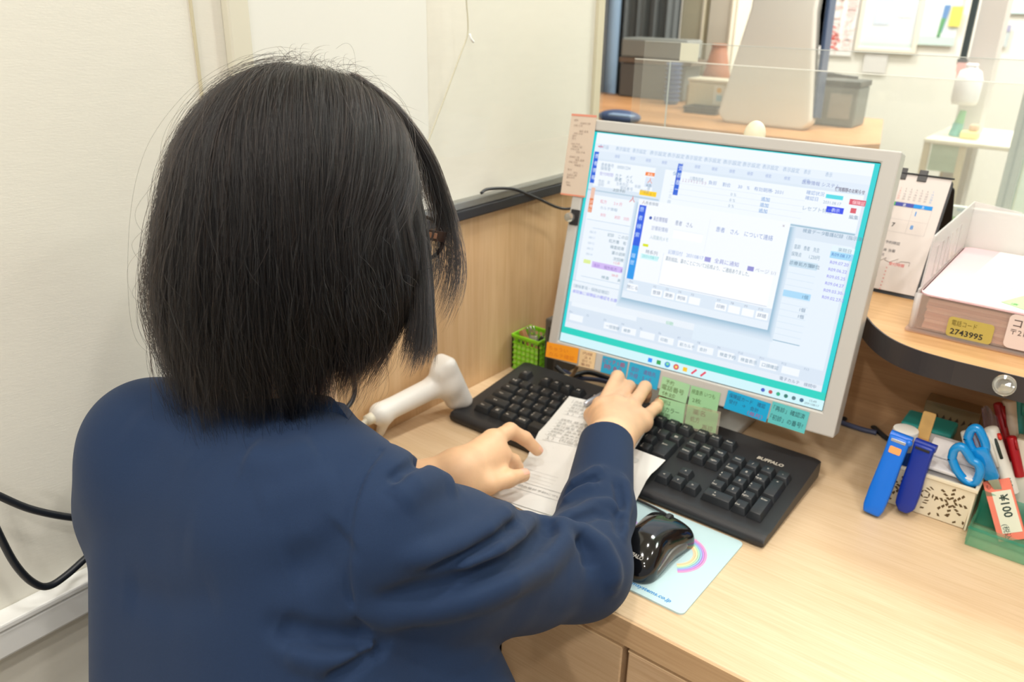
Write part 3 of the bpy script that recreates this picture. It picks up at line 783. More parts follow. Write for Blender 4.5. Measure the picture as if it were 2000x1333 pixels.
def row(v, u, items):
    for it in items:
        s, w = it if isinstance(it, tuple) else (it, 1.0)
        if s is not None: key(u, u+w, v, s)
        u += w
row(5.4, 0, ['Esc', (None, 1), 'F1', 'F2', 'F3', 'F4', (None, .5), 'F5', 'F6', 'F7', 'F8', (None, .5), 'F9', 'F10', 'F11', 'F12'])
row(4, 0, ['半/全'] + [[a, b] for a, b in zip(list('!"#$%&') + ["'", '(', ')', '', '=', '~', '|'], '1234567890-^\\')] + [('BS', 1)])
row(3, 0, [('Tab', 1.5)] + [[c, j] for c, j in zip('QWERTYUIOP@[', 'たていすかんなにらせ゛゜')])
row(2, 0, [('Caps', 1.75)] + [[c, j] for c, j in zip('ASDFGHJKL;:]', 'ちとしはきくまのりれけむ')])
row(1, 0, [('Shift', 2.25)] + [[c, j] for c, j in zip('ZXCVBNM,./\\', 'つさそひこみもねるめろ')] + [('Shift', 1.75)])
row(0, 0, [('Ctrl', 1.4), ('田', 1.1), ('Alt', 1.2), ('無変換', 1.2), ('', 3.3), ('変換', 1.2), ('カナ', 1.1), ('Alt', 1.1), ('田', 1.1), ('Ap', 1.1), ('Ctrl', 1.2)])
key(13.75, 15, 2, ['', 'Enter'], v1=3)
for i, s in enumerate(('Prt Sc', 'Scr Lk', 'Pause')): key(15.25+i, 16.25+i, 5.4, s)
for i, s in enumerate(('Insert', 'Home', 'PgUp')): key(15.25+i, 16.25+i, 4, s)
for i, s in enumerate(('Delete', 'End', 'PgDn')): key(15.25+i, 16.25+i, 3, s)
key(15.25, 16.25, 0, '<'); key(16.25, 17.25, 0, 'v'); key(17.25, 18.25, 0, '>'); key(16.25, 17.25, 1, '^')
for i, s in enumerate(('Num', '/', '*', '-')): key(18.5+i, 19.5+i, 4, s)
for r, ss in ((3, (['7', 'Home'], '8', ['9', 'PgUp'])), (2, (['4', '<'], '5', ['6', '>'])), (1, (['1', 'End'], '2', ['3', 'PgDn']))):
    for i, s in enumerate(ss): key(18.5+i, 19.5+i, r, s)
key(18.5, 20.5, 0, ['0', 'Ins']); key(20.5, 21.5, 0, ['.', 'Del']); key(21.5, 22.5, 2, '+', v1=3); key(21.5, 22.5, 0, 'Enter', v1=1)
P = Print(); P.text('BUFFALO', 0, 0, .0080, (172, 164, 150), 0, fit=.034, shear=.1, bold=.04)
lp = PZ(1479, 890, .0335)
P.make('maker_lettering', vcol_mat('ink_print', 0, 0.7), frame((lp[0], lp[1]-.001, kz(lp[1])+.0009), (1, 0, 0), unit((0, 1, KZS)), unit((0, -KZS, 1))), kb)

# ================================================================ mouse pad and mouse
pad = thing('mouse_pad', 'pale blue mouse pad with a rainbow print under the black mouse', 'mouse pad', (-0.345, 0.682, 0))
obj('pad_sheet', *prism(rrect(-0.445, 0.609, -0.2475, 0.7585, .006, 4), 0.0001, .0022), mat('pad_blue', (184, 210, 214), 0.45), pad)
P = Print()
rc = PZ(1316, 1086)
for k, c in enumerate(((240, 150, 196), (190, 140, 214), (150, 180, 226), (170, 218, 190), (246, 226, 170), (248, 200, 160))):
    r0 = .0345-.0026*k
    P.line([(rc[0]+(r0)*math.cos(a)*.92, rc[1]+.004+r0*math.sin(a)) for a in np.linspace(-1.0, 2.4, 26)], .0027, c, .0024)
P.make('rainbow_print', vcol_mat('pad_print', 0, 0.45), np.eye(4), pad); P = Print()
rc2 = PZ(1243, 1030)
for k, c in enumerate(((190, 150, 220), (170, 200, 230), (214, 230, 190))):
    P.line([(rc2[0]-.02+(.03-.0028*k)*math.cos(a), rc2[1]-.02+(.03-.0028*k)*math.sin(a)) for a in np.linspace(.3, 2.6, 16)], .0028, c, .0024)
P.make('rainbow_print', vcol_mat('pad_print', 0, 0.45), np.eye(4), pad); P = Print()
P.text('http://www.amsystems.co.jp', -.3490, .6170, .0074, (40, 130, 196), .0024, fit=.0835, shear=.15, bold=.02)
P.make('web_address', vcol_mat('pad_print', 0, 0.45), np.eye(4), pad)
ms = thing('computer_mouse', 'glossy black computer mouse with maker lettering on the pale blue pad', 'mouse', (-0.309, 0.668, .0022))
M_gl = mat('gloss_black', (14, 14, 16), 0.12, coat=0.4)
mc = np.array([-0.3205, 0.672, .0022]); ma = 0.04
mf = np.array([math.sin(ma), math.cos(ma), 0]); mr = np.array([mf[1], -mf[0], 0])
def f_mouse(Pn):
    q = Pn-mc; y = q@mf; x = q@mr; z = q[:, 2]
    w = .0295*(1-.10*np.exp(-((y-.004)/.022)**2))*(1+.06*np.clip(y/.04, 0, 1))
    prof = .0365*np.clip(1-((y+.010)/np.where(y < -.010, .045, .082))**2, .0, 1)**.55
    top = prof*(1-.42*np.clip(np.abs(x)/w, 0, 1.3)**2.6)
    a = np.maximum(np.abs(x)-w, np.abs(y)-.050)
    rc_ = np.where(y > 0, .010, .019); round_ = np.sqrt((np.clip(np.abs(x)-(w-rc_), 0, 1))**2+np.clip(np.abs(y)-(.0515-rc_), 0, 1)**2)-rc_
    return smax(smax(z-top, round_, .010), -z+.0005, .002)*.75
Vm, Fm = surfnet(f_mouse, mc+[-.045, -.065, -.006], mc+[.045, .065, .05], .0017)
mso = qobj('body', Vm, Fm, M_gl, ms)
# grey side band, wheel, split line and lettering
for s in (-1, 1):
    band = [mc+mf*y+mr*s*(.0292*(1-.10*math.exp(-((y-.004)/.022)**2))-max(0, abs(y)-.03)*.35)+np.array([0, 0, .0075+.004*math.cos(y*40)]) for y in np.linspace(-.036, .044, 14)]
    obj('side_grip', *tube(band, [.0012+.0020*math.sin(math.pi*i/13) for i in range(14)], 8, flat=2.2), mat('side_grip_grey', (96, 94, 90), 0.3, 0.3), ms, smooth=True)
wc = mc+mf*.038+np.array([0, 0, .0235])
Mw = frame(wc, mf, np.cross(mr, mf), mr)
obj('scroll_wheel', *xf(bevel(lathe([(.0085, -.0028), (.0085, .0028)], (0, 0, 0), 20), .0012, 2), frame(wc, mf, np.array([0, 0, 1.0]), mr)), mat('wheel_rubber', (40, 42, 42), 0.6), ms, smooth=True, auto=.7)
P = Print(); P.text('BUFFALO', -.0065, -.003, .0058, (176, 172, 164), 0, fit=.023, bold=.04, shear=.1)
yt = -.0405; zt = .0365*(1-((yt+.010)/.045)**2)**.55; dz = .0365*.55*((1-((yt+.010)/.045)**2)**-.45)*(-2*(yt+.010)/.045**2)
ey_ = unit(mf+np.array([0, 0, dz])); ez_ = unit(np.cross(mr, ey_))
P.make('maker_lettering', vcol_mat('ink_print', 0, 0.7), frame(mc+mf*yt+np.array([0, 0, zt])+ez_*.0012, mr, ey_, ez_), ms)
cabp = spline([wc+mf*.006-np.array([0, 0, .010]), mc+mf*.064+mr*-.004+np.array([0, 0, .004]), (-.345, .748, .0055), (-.395, .752, .005), (-.44, .742, .004)], 10)
obj('cord', *tube(cabp, .0017, 8), M_kb, ms, smooth=True)

# ================================================================ sheets under the hands
def sheet(name, label, org, exy, eyy, w, h, hfun, draw, colr=(226, 225, 220), n=14):
    ex = np.array([*exy, 0]); ey = np.array([*eyy, 0]); V = []; F = []
    for th in (0, .0004):
        for j in range(n+1):
            for i in range(n+1):
                p = np.array([*org, 0])+ex*w*i/n+ey*h*j/n; V.append((p[0], p[1], hfun(p[0], p[1])+th))
    m = (n+1)**2
    for j in range(n):
        for i in range(n):
            a = j*(n+1)+i; F.append((m+a, m+a+1, m+a+n+2, m+a+n+1)); F.append((a+n+1, a+n+2, a+1, a))
    for i in range(n):
        for a, b in ((i, i+1), ((n)*(n+1)+i+1, n*(n+1)+i), ((i+1)*(n+1), i*(n+1)), (i*(n+1)+n, (i+1)*(n+1)+n)): F.append((b, a, m+a, m+b))
    t = thing(name, label, 'paper', (org[0]+ex[0]*w/2, org[1]+ey[1]*h/2, hfun(org[0], org[1])))
    obj('sheet', V, F, mat('paper_white', colr, 0.7), t, smooth=True, auto=.8)
    P = Print(); draw(P, w, h)
    Vp = np.concatenate(P.V); q = np.array([*org, 0])+Vp[:, :1]*ex+Vp[:, 1:2]*ey
    q[:, 2] = [hfun(x, y)+.0009 for x, y, _ in q]; P.V = [q]
    P.make('print', vcol_mat('ink_print', 0, 0.7), np.eye(4), t)
    return t
def desk_h(x, y):                    # the sheets lie on the keyboard's keys and droop to the desk
    t = np.clip((y-.735)/.045, 0, 1); t = t*t*(3-2*t)
    return .0016+t*(KZ0+max(0, y-KY)*KZS+.0022)
ca = PZ(1112, 773, .0405); cb = PZ(958, 968, .004)
ey1 = unit((ca-cb)[:2]); ex1 = np.array([ey1[1], -ey1[0]]); hA = np.linalg.norm((ca-cb)[:2])
def drawA(P, w, h):
    for k in range(13):
        y = h-.012-k*.0078
        if k in (5,): continue
        P.text(rnd.choice(('受付番号 2031 保険者番号', '氏名　生年月日　処方箋交付', '１）内服薬 7日分', '合計点数 1250 負担割合 3割', '調剤 基本料 42点 加算')), .014, y, .0052, (172, 172, 168), 0, fit=w*.62)
        P.rect(.010, y-.0016, w-.008, y-.0012, (176, 176, 172))
    for x in (.010, .030, .052, .075, .098): P.rect(x, h-.115, x+.0005, h-.006, (176, 176, 172))
    for k in range(6):
        y = h-.135-k*.0078; P.rect(.008, y, .055, y+.0004, (190, 190, 186))
    P.rect(.010, .046, w-.01, .0466, (150, 150, 148)); P.rect(.010, .030, w-.01, .0306, (170, 170, 168))
    P.text('次回の受診予約について　窓口へ', .012, .036, .005, (140, 140, 138), 0, fit=w*.75)
sheet('printed_form', 'white printed form under both hands, one corner lying on the keyboard', cb[:2], ex1, ey1, .128, hA, lambda x, y: desk_h(x, y)+.0012, drawA)
cB = PZ(1300, 897, .0325)
def drawB(P, w, h):
    P.disc(w-.032, h-.022, .006, (206, 206, 202), 0, 14)
    for k in range(3): P.text('領収証明書 保険医療機関', w-.060, h-.040-.006*k, .0045, (150, 150, 146), 0, fit=.036)
    P.text('2031-08-17 東京都', w-.05, h-.066, .0045, (110, 110, 106), 0, fit=.034)
    P.text('印', w-.062, h-.078, .006, (220, 90, 100), 0)
sheet('printed_receipt', 'white printed receipt under the right wrist, right of the form', (cB[0]-.135, cB[1]-.165), (1, 0), (0, 1), .135, .165, desk_h, drawB)
pn = thing('silver_pen', 'silver pen end peeping out left of the typing hand', 'pen', PZ(1150, 786, .045))
p0, p1 = PZ(1142, 790, .0445), PZ(1188, 764, .046)
obj('barrel', *tube([p0+(p1-p0)*t for t in (0, .06, .12, 1)], [.0022, .0038, .0040, .0040], 12), mat('pen_silver', (206, 210, 220), 0.25, 0.6), pn, smooth=True)

# ================================================================ bar code scanner
M_sc = mat('scanner_white', (230, 228, 222), 0.35)
sc = thing('barcode_scanner', 'white handheld barcode scanner lying on the desk beside the oak wainscot', 'scanner', (-.715, .74, 0))
h0, h1 = PZ(863, 727, .074), PZ(888, 780, .024)
g0, g1 = PZ(846, 757, .052), PZ(748, 806, .044)
hd = unit(h1-h0); gd = unit(g1-g0); face = unit(np.cross(hd, np.cross(-gd, hd)))
lg0, lg1 = PZ(752, 818, .036), PZ(742, 846, .006)
f_sc = union([(f_cone(h0, h1, .0170, .0150), 0), (f_rbox((h0+h1)/2+face*.010, (np.linalg.norm(h1-h0)/2+.019, .0190, .0115), .0110, np.stack([hd, np.cross(face, hd), face])), .008), (f_cone(h0*.6+h1*.4-face*.004, g0, .0185, .0158), .012), (f_cone(g0, g1, .0156, .0142), .004), (f_cone(g1-gd*-.004, g1+gd*-.012, .0158, .0140), .002), (f_cone(lg0, lg1, .0085, .0060), .007)])
Vs, Fs = surfnet(f_sc, np.minimum.reduce([h0, h1, g0, g1, lg1])-.045, np.maximum.reduce([h0, h1, g0, g1, lg1])+.045, .0022)
qobj('body', Vs, Fs, M_sc, sc)
obj('head_slot', *tube([PZ(866, 716, .0815), PZ(888, 750, .0515)], .0022, 8), mat('slot_grey', (150, 150, 150), 0.4), sc, smooth=True)
obj('window', *bbox(np.minimum(h0, h1)+face*.026-[.004, .004, 0], np.maximum(h0, h1)+face*.028+[.004, .004, 0], .003), mat('scan_window', (44, 30, 34), 0.1), sc) if False else None
c0 = g1+unit(g1-g0)*.012
obj('strain_relief', *tube([c0, c0+unit(g1-g0)*.016], [.0085, .0070], 14), mat('scanner_cream', (222, 216, 196), 0.45), sc, smooth=True)
cp = spline([c0+unit(g1-g0)*.014, PZ(705, 832, .036), PZ(680, 846, .030), PZ(640, 880, .020), PZ(600, 910, .004)], 12)
cp[:, 0] = np.maximum(cp[:, 0], WX+.008)
obj('cord', *tube(cp, [.0046+.0005*math.sin(i*2.4) for i in range(len(cp))], 10), mat('scanner_cream', (222, 216, 196), 0.45), sc, smooth=True)

# ================================================================ cables
def cable(label, pts, r=.003, m=None, name='cable', n=12):
    V, F = tube(spline(pts, n), r, 10)
    return tag(obj(name, V, F, m or mat('cable_black', (28, 32, 38), 0.4), smooth=True), label, 'cable')
cx = WX+.035
cable('upper black cable sagging along the left wall', [PX(-70, 935, cx), PX(0, 970, cx), PX(60, 995, cx), PX(130, 1010, cx), PX(190, 1013, cx), PX(300, 1000, cx)], .0034)
cable('lower black cable looping down over the white wall duct', [PX(-40, 960, cx), PX(0, 1048, cx), PX(30, 1103, cx), PX(62, 1137, cx), PX(93, 1146, cx), PX(130, 1124, cx), PX(188, 1073, cx), PX(300, 980, cx)], .0034)
cable('thin black cable lying over the wainscot cap and running behind the monitor', [PX(940, 377, WX+.020), PX(952, 370, WX+.016), PX(985, 368, WX+.016), PX(1012, 372, WX+.018), PX(1050, 388, WX+.020), PX(1100, 408, WX+.024), PX(1150, 400, WX+.06)], .0022)
cable('black cable curling down the oak wainscot behind the scanner', [PX(676, 690, WX+.01), PX(692, 750, WX+.01), PX(690, 778, WX+.012), PX(676, 798, WX+.014), PX(655, 815, WX+.02), PX(600, 850, WX+.03)], .0032)
cable('black cable on the desk right of the monitor foot', [PZ(1590, 800, .004), PZ(1634, 818, .004), PZ(1668, 817, .004), PZ(1700, 830, .004), PZ(1735, 858, .004), PZ(1790, 880, .004)], .0036)
cable('blue grey cable on the desk beside the black one', [PZ(1600, 806, .004), PZ(1640, 824, .004), PZ(1680, 838, .004), PZ(1712, 846, .004)], .0036, mat('cable_blue', (74, 82, 112), 0.45))
cable('black cable under the left half of the monitor', [PZ(1085, 716, .03), PZ(1110, 735, .02), PZ(1150, 728, .02), PZ(1200, 745, .012), PZ(1260, 770, .01)], .0040)
cable('blue cable under the left half of the monitor', [PZ(1100, 725, .012), PZ(1130, 738, .012), PZ(1180, 745, .012), PZ(1240, 768, .01)], .0036, mat('cable_blue', (74, 82, 112), 0.45))
cable('beige cable hanging below the cream note', [PZ(1128, 716, .045), PZ(1118, 733, .03), PZ(1104, 744, .02), PZ(1095, 752, .012)], .0028, mat('cable_beige', (170, 140, 104), 0.5))
pl = thing('network_plug', 'beige plug lying behind the left end of the keyboard', 'plug', PZ(1095, 735, .01))
q = PZ(1098, 736, .02)
obj('plug_body', *bbox(q-[.012, .006, .010], q+[.012, .006, .004], .002), mat('plug_beige', (206, 184, 140), 0.5), pl)
obj('plug_tail', *tube([q+[.011, 0, -.003], q+[.024, .003, -.006]], .0032, 8), mat('cable_beige', (170, 140, 104), 0.5), pl, smooth=True)
rt = thing('dark_box', 'narrow dark grey upright box between the green basket and the monitor', 'box', (-.675, .972, 0))
q0 = PZ(1066, 733)
obj('case', *bbox((q0[0]-.004, q0[1]-.002, 0), (q0[0]+.022, q0[1]+.075, .098), .003), mat('box_grey', (84, 80, 74), 0.5), rt)
obj('front_strip', *box((q0[0]+.003, q0[1]-.0026, .012), (q0[0]+.015, q0[1]-.0018, .085)), mat('box_dark', (50, 48, 46), 0.4), rt)

# ================================================================ green clip basket
gb = thing('green_basket', 'small lime green perforated basket of clips in the corner by the wainscot', 'basket', (-.706, .985, 0))
M_gr = mat('lime_plastic', (136, 208, 34), 0.4)
bx0, by0, bx1, by1, bh = -.735, .962, -.683, 1.010, .058
def bwall(a, b, nrm):
    a = np.array(a); b = np.array(b); out = []
    n = 6; rows_ = 6
    for i in range(n+1):
        p = a+(b-a)*i/n; out.append(box((min(p[0]-.0008, p[0]+.0008), p[1]-.0008, .002), (p[0]+.0008, p[1]+.0008, bh)))
    for j in range(rows_+1):
        z = .002+(bh-.004)*j/rows_; out.append(box((min(a[0], b[0])-.0008, min(a[1], b[1])-.0008, z-.0009), (max(a[0], b[0])+.0008, max(a[1], b[1])+.0008, z+.0009)))
    return join(*out)
for nm, a, b in (('front_wall', (bx0, by0), (bx1, by0)), ('rear_wall', (bx0, by1), (bx1, by1)), ('left_wall', (bx0, by0), (bx0, by1)), ('right_wall', (bx1, by0), (bx1, by1))):
    obj(nm, *bwall(a, b, 0), M_gr, gb)
obj('inner_lining', *join(box((bx0+.001, by0+.001, .001), (bx1-.001, by1-.001, .003)), box((bx0+.0012, by0+.0012, .003), (bx1-.0012, by0+.0020, bh*.8)), box((bx1-.002, by0+.001, .003), (bx1-.0012, by1-.001, bh*.8))), mat('lime_pale', (172, 218, 96), 0.5), gb)
obj('rim', *bevel(ringbox(bx0-.002, by0-.002, bx1+.002, by1+.002, bx0+.001, by0+.001, bx1-.001, by1-.001, bh-.001, bh+.004), .001, 2), M_gr, gb)
for i, (x, y, a, c, lb) in enumerate(((-.722, .975, .3, (120, 122, 120), 'dark steel binder clip leaning at the left in the green basket'), (-.705, .978, -.2, (206, 206, 200), 'shiny steel binder clip upright in the middle of the green basket'), (-.693, .984, .5, (60, 60, 62), 'black binder clip at the right in the green basket'))):
    t = thing('binder_clip', lb, 'clip', (x, y, bh-.012))
    Mq = np.array(Matrix.Translation((x, y, bh-.012)) @ Matrix.Rotation(a, 4, 'Y'))
    obj('clip_body', *xf(bevel((np.array([(-.009,-.005,0),(.009,-.005,0),(.009,.005,0),(-.009,.005,0),(-.009,-.001,.014),(.009,-.001,.014),(.009,.001,.014),(-.009,.001,.014)]), box((0,0,0),(1,1,1))[1]), .0006, 1), Mq), mat('clip_%d' % c[0], c, 0.3, 0.6), t)
    for s in (-1, 1):
        obj('clip_handle', *xf(tube(spline([(-.005, s*.001, .013), (-.004, s*.003, .026), (0, s*.004, .030), (.004, s*.003, .026), (.005, s*.001, .013)], 6), .0007, 6), Mq), mat('clip_wire', (220, 220, 214), 0.2, 0.9), t, smooth=True)
t = thing('wooden_clip', 'small brown wooden peg leaning out of the front of the green basket', 'clip', (-.715, .968, bh))
for s in (-.0022, .0022):
    obj('peg_half', *bevel(xf(box((-.004, -.002+s, -.022), (.004, .002+s, .014)), np.array(Matrix.Translation((-.714, .968, bh)) @ Matrix.Rotation(-.6, 4, 'Y'))), .0006, 1), mat('peg_wood', (170, 120, 76), 0.6), t)
# ================================================================ stationery at the right
def leanframe(bl, br, tl, tr):
    ey = unit((tl+tr)/2-(bl+br)/2); ex = (br-bl)+(tr-tl); ex = unit(ex-ey*(ex@ey)); n = np.cross(ex, ey)
    return (bl+br)/2, ex, ey, n, np.linalg.norm((tl+tr)/2-(bl+br)/2)
def punch(name, label, bl, br, tl, tr, w0, w1, th, m, label_col=None, roundend=False):
    o, ex, ey, n, Ln = leanframe(bl, br, tl, tr)
    M = frame(o, ex, ey, n)
    t = thing(name, label, 'stapler', o)
    nseg = 12; P = []
    for s in (-1, 1):
        rows_ = np.linspace(0, 1, nseg) if s > 0 else np.linspace(1, 0, nseg)
        for q in rows_:
            w = (w0+(w1-w0)*q)/2*(1+.05*math.sin(q*6))
            if q < .10: w *= (1-(1-q/.10)**2*(.55 if roundend else .18))
            P.append((s*w, q*Ln))
    obj('upper_arm', *xf(bevel(prism(P, -th*.45, 0.0), .003, 3), M), m, t, smooth=True, auto=.6)
    P2 = [(x*.86, y*.93+.004) for x, y in P]
    obj('lower_arm', *xf(bevel(prism(P2, -th, -th*.55), .002, 2), M), m, t, smooth=True, auto=.6)
    obj('nose_slot', *xf(bbox((-w1*.34, Ln*.93, -.0015), (w1*.34, Ln*.965, .0008), .0005), M), mat('chrome_part', (206, 206, 206), 0.15, 0.9) if label_col else M_black, t)
    obj('hinge', *xf(tube([(-w1*.5, Ln*.985, -th*.5), (w1*.5, Ln*.985, -th*.5)], th*.28, 12), M), m, t, smooth=True, auto=.7)
    if label_col:
        obj('price_label', *xf(bevel(prism(rrect(-w1*.27, Ln*.79, w1*.27, Ln*.875, .0015, 3), 0, .0004), .0001, 1), M), mat('label_orange', label_col, 0.6), t)
        obj('rivet', *xf(lathe([(.0042, 0), (.0042, .0025), (.002, .0045)], (w1*.42, Ln*.97, -.004), 12), M), m, t, smooth=True)
punch('stapler', 'bright blue stapler with an orange label leaning on the cream basket', PZ(1683, 999, .004), PZ(1716, 1012, .004), PY(1738, 848, .937), PY(1778, 863, .937), .0225, .0245, .022, mat('blue_plastic', (14, 108, 214), 0.3), (240, 160, 90))
punch('staple_remover', 'navy blue stapler without label leaning on the cream basket', PZ(1745, 995, .006), PZ(1778, 1010, .006), PY(1785, 868, .938), PY(1823, 876, .938), .0215, .0235, .018, mat('navy_plastic', (10, 46, 150), 0.35), None, True)

M_cr = mat('basket_cream', (232, 222, 196), 0.5)
bk = thing('cream_basket', 'cream plastic basket with cut-out flower pattern behind the staplers', 'basket', (-.104, 1.0, 0))
X0b, X1b, Y0b, Y1b, Hb = -.156, -.0575, .944, 1.045, .056
obj('front_wall', *bevel((np.array([(X0b+.003,Y0b+.004,.001),(X1b-.003,Y0b+.004,.001),(X1b-.003,Y0b+.006,.001),(X0b+.003,Y0b+.006,.001),(X0b,Y0b,Hb),(X1b,Y0b,Hb),(X1b,Y0b+.002,Hb),(X0b,Y0b+.002,Hb)]), box((0,0,0),(1,1,1))[1]), .0004, 1), M_cr, bk)
obj('left_wall', *box((X0b, Y0b+.001, .001), (X0b+.002, Y1b, Hb)), M_cr, bk)
obj('right_wall', *box((X1b-.002, Y0b+.001, .001), (X1b, Y1b, Hb)), M_cr, bk)
obj('rear_wall', *box((X0b, Y1b-.002, .001), (X1b, Y1b, Hb)), M_cr, bk)
obj('bottom', *box((X0b+.003, Y0b+.005, .0005), (X1b-.003, Y1b-.002, .003)), M_cr, bk)
obj('rim', *bevel(ringbox(X0b-.002, Y0b-.002, X1b+.002, Y1b+.002, X0b+.002, Y0b+.002, X1b-.002, Y1b-.002, Hb-.003, Hb+.0015), .0008, 2), M_cr, bk)
# cut-outs of the front: dark pieces painting the shade in the holes, gathered in one part
hv = []
def slot(x, z, L, a, w):
    pts = [(-L/2, 0), (-L*.2, w/2), (L/2, w*.2), (L*.2, -w/2)]
    c, s = math.cos(a), math.sin(a); P_ = []
    for (u, v) in pts:
        uu, vv = x+u*c-v*s, z+u*s+v*c
        P_.append((X0b+.003+uu, Y0b+.0042-(vv/Hb)*.004, vv))
    hv.append((np.array([(p[0], p[1]-.0003, p[2]) for p in P_]+[(p[0], p[1]+.0012, p[2]) for p in P_]), [(0,1,2,3),(7,6,5,4),(0,4,5,1),(1,5,6,2),(2,6,7,3),(3,7,4,0)]))
for cx_, cz_ in ((.020, .026), (.046, .030), (.074, .030)):
    if cx_ == .046:
        for k in range(5):
            for r_ in (.0045, .0085, .0120): 
                a = k*1.256+r_*300; slot(cx_+r_*math.cos(a), cz_+r_*math.sin(a), .0066, a+1.57, .0022)
    else:
        for k in range(8):
            a = k*.785
            for r_ in (.005, .010, .0150): slot(cx_+r_*math.cos(a), cz_+r_*math.sin(a)*1.15, .0058, a+(.6 if k % 2 else -.6), .0036)
for k in range(10): slot(.010+k*.009, .008+.003*math.sin(k*2.1), .0055, k*.9, .003)
ho = obj('painted_cut_out', *join(*hv), mat('cutout_shade', (96, 76, 44), 0.8), bk); ho['kind'] = 'stuff'
pp = thing('paper_stack', 'white slips of paper standing in the cream basket', 'paper', (-.115, .98, .004))
for i in range(9):
    y = .956+i*.0085
    obj('slip', *xf(box((-.040, 0, 0), (.038+.002*(i % 3), .0012, .058+.003*(i % 4))), np.array(Matrix.Translation((-.108, y, .004)) @ Matrix.Rotation(-.12-.03*(i % 3), 4, 'X'))), mat('slip_white', (232, 228, 226), 0.7), pp)
fl = thing('note_pad', 'white folded paper lying on top of the cream basket slips', 'paper', (-.09, .965, .058))
obj('sheet_top', *xf(bbox((-.034, -.016, 0), (.030, .020, .004), .0008), np.array(Matrix.Translation((-.090, .968, .062)) @ Matrix.Rotation(.15, 4, 'X'))), mat('slip_white', (232, 228, 226), 0.7), fl)
obj('sheet_fold', *xf(bbox((-.034, -.010, 0), (.030, .016, .003), .0008), np.array(Matrix.Translation((-.084, .982, .072)) @ Matrix.Rotation(.5, 4, 'X'))), mat('slip_white', (232, 228, 226), 0.7), fl)
gl = thing('glue_stick', 'white capped glue stick standing behind the bright blue stapler', 'glue stick', (-.147, .966, .004))
gp = PY(1770, 838, .966); zt_ = float(gp[2])
obj('barrel', *lathe([(.0125, .004), (.0125, zt_-.026)], (gp[0], .966, 0), 24), mat('glue_blue', (30, 90, 190), 0.4), gl, smooth=True, auto=.6)
obj('cap', *bevel(lathe([(.0142, zt_-.026), (.0142, zt_)], (gp[0], .966, 0), 28), .0015, 2), mat('glue_white', (226, 224, 216), 0.35), gl, smooth=True, auto=.6)
wp0, wp1 = PY(1794, 880, .978), PY(1817, 806, .992)
wd = thing('wooden_stick', 'flat light wooden stick standing in the cream basket', 'stick', wp0)
dv = unit(wp1-wp0); exw = unit(np.cross(dv, (0, 1, 0)))
obj('blade', *xf(bevel(prism(rrect(-.0072, -.045, .0072, np.linalg.norm(wp1-wp0), .002, 3), -.0014, .0014), .0005, 1), frame(wp0, exw, dv, np.cross(exw, dv))), mat('stick_wood', (206, 164, 96), 0.6, noise=.1, nscale=60), wd)
obj('stick_band', *xf(box((-.0076, .012, -.0017), (.0076, .016, .0017)), frame(wp0, exw, dv, np.cross(exw, dv))), mat('stick_band_tan', (190, 146, 84), 0.5), wd)
tb = thing('teal_box', 'teal plastic box with a lid behind the cream basket', 'box', (-.135, 1.075, 0))
obj('box_body', *bbox((-.164, 1.051, .001), (-.108, 1.092, .048), .002), mat('teal_plastic', (44, 160, 152), 0.4), tb)
obj('box_lid', *bbox((-.166, 1.049, .0485), (-.106, 1.094, .064), .003), mat('teal_plastic', (44, 160, 152), 0.4), tb)
cb_ = thing('clear_box', 'smoky clear box with a dark print behind the teal box', 'box', (-.11, 1.11, 0))
obj('box_body', *bbox((-.150, 1.096, .001), (-.085, 1.124, .082), .001), clear('smoky_clear', (226, 210, 184), 0.06, 0.1, (190, 168, 130), 0.45), cb_)
P = Print()
for k in range(6): P.poly([(.014+.008*k, .060+.003*math.sin(k*3)), (.019+.008*k, .063), (.017+.008*k, .068)], (60, 46, 32), 0)
P.make('print', vcol_mat('ink_print', 0, 0.7), frame((-.150, 1.0955, 0), (1, 0, 0), (0, 0, 1), (0, -1, 0)), cb_)

# scissors
M_sb = mat('scissor_blue', (16, 142, 214), 0.2, coat=.3)
sz = thing('scissors', 'blue handled scissors standing handles up beside the cream basket', 'scissors', (-.06, .965, .05))
l1 = [PY(x, y, .955) for x, y in ((1859, 896), (1864, 879), (1877, 873), (1888, 884), (1898, 899), (1910, 907), (1914, 922), (1907, 940), (1896, 944), (1882, 936), (1868, 918), (1859, 896))]
obj('handle', *tube(spline(l1, 6), .0050, 10, cap=False), M_sb, sz, smooth=True)
l2 = [PY(x, y, .968) for x, y in ((1890, 857), (1897, 841), (1909, 837), (1919, 853), (1925, 872), (1921, 888), (1909, 888), (1897, 875), (1890, 857))]
obj('handle', *tube(spline(l2, 6), .0050, 10, cap=False), M_sb, sz, smooth=True)
a_, b_ = PY(1918, 893, .966), PY(1948, 955, .972)
b_ = a_+(b_-a_)*.9
dv = unit(b_-a_); sx = unit(np.cross(dv, (0, 1, 0))); Ms = frame(a_, sx, dv, np.cross(sx, dv))
obj('shank', *xf(bevel((np.array([(-.011,-.012,-.004),(.010,-.012,-.004),(.008,.030,-.004),(-.008,.030,-.004),(-.011,-.012,.004),(.010,-.012,.004),(.008,.030,.004),(-.008,.030,.004)]), box((0,0,0),(1,1,1))[1]), .003, 2), Ms), M_sb, sz, smooth=True, auto=.7)
obj('blade', *xf(bevel(prism([(-.006, .028), (.006, .028), (.004, .050), (-.001, .058)], -.0012, .0012), .0003, 1), Ms), mat('steel', (200, 200, 200), 0.25, 1.0), sz)

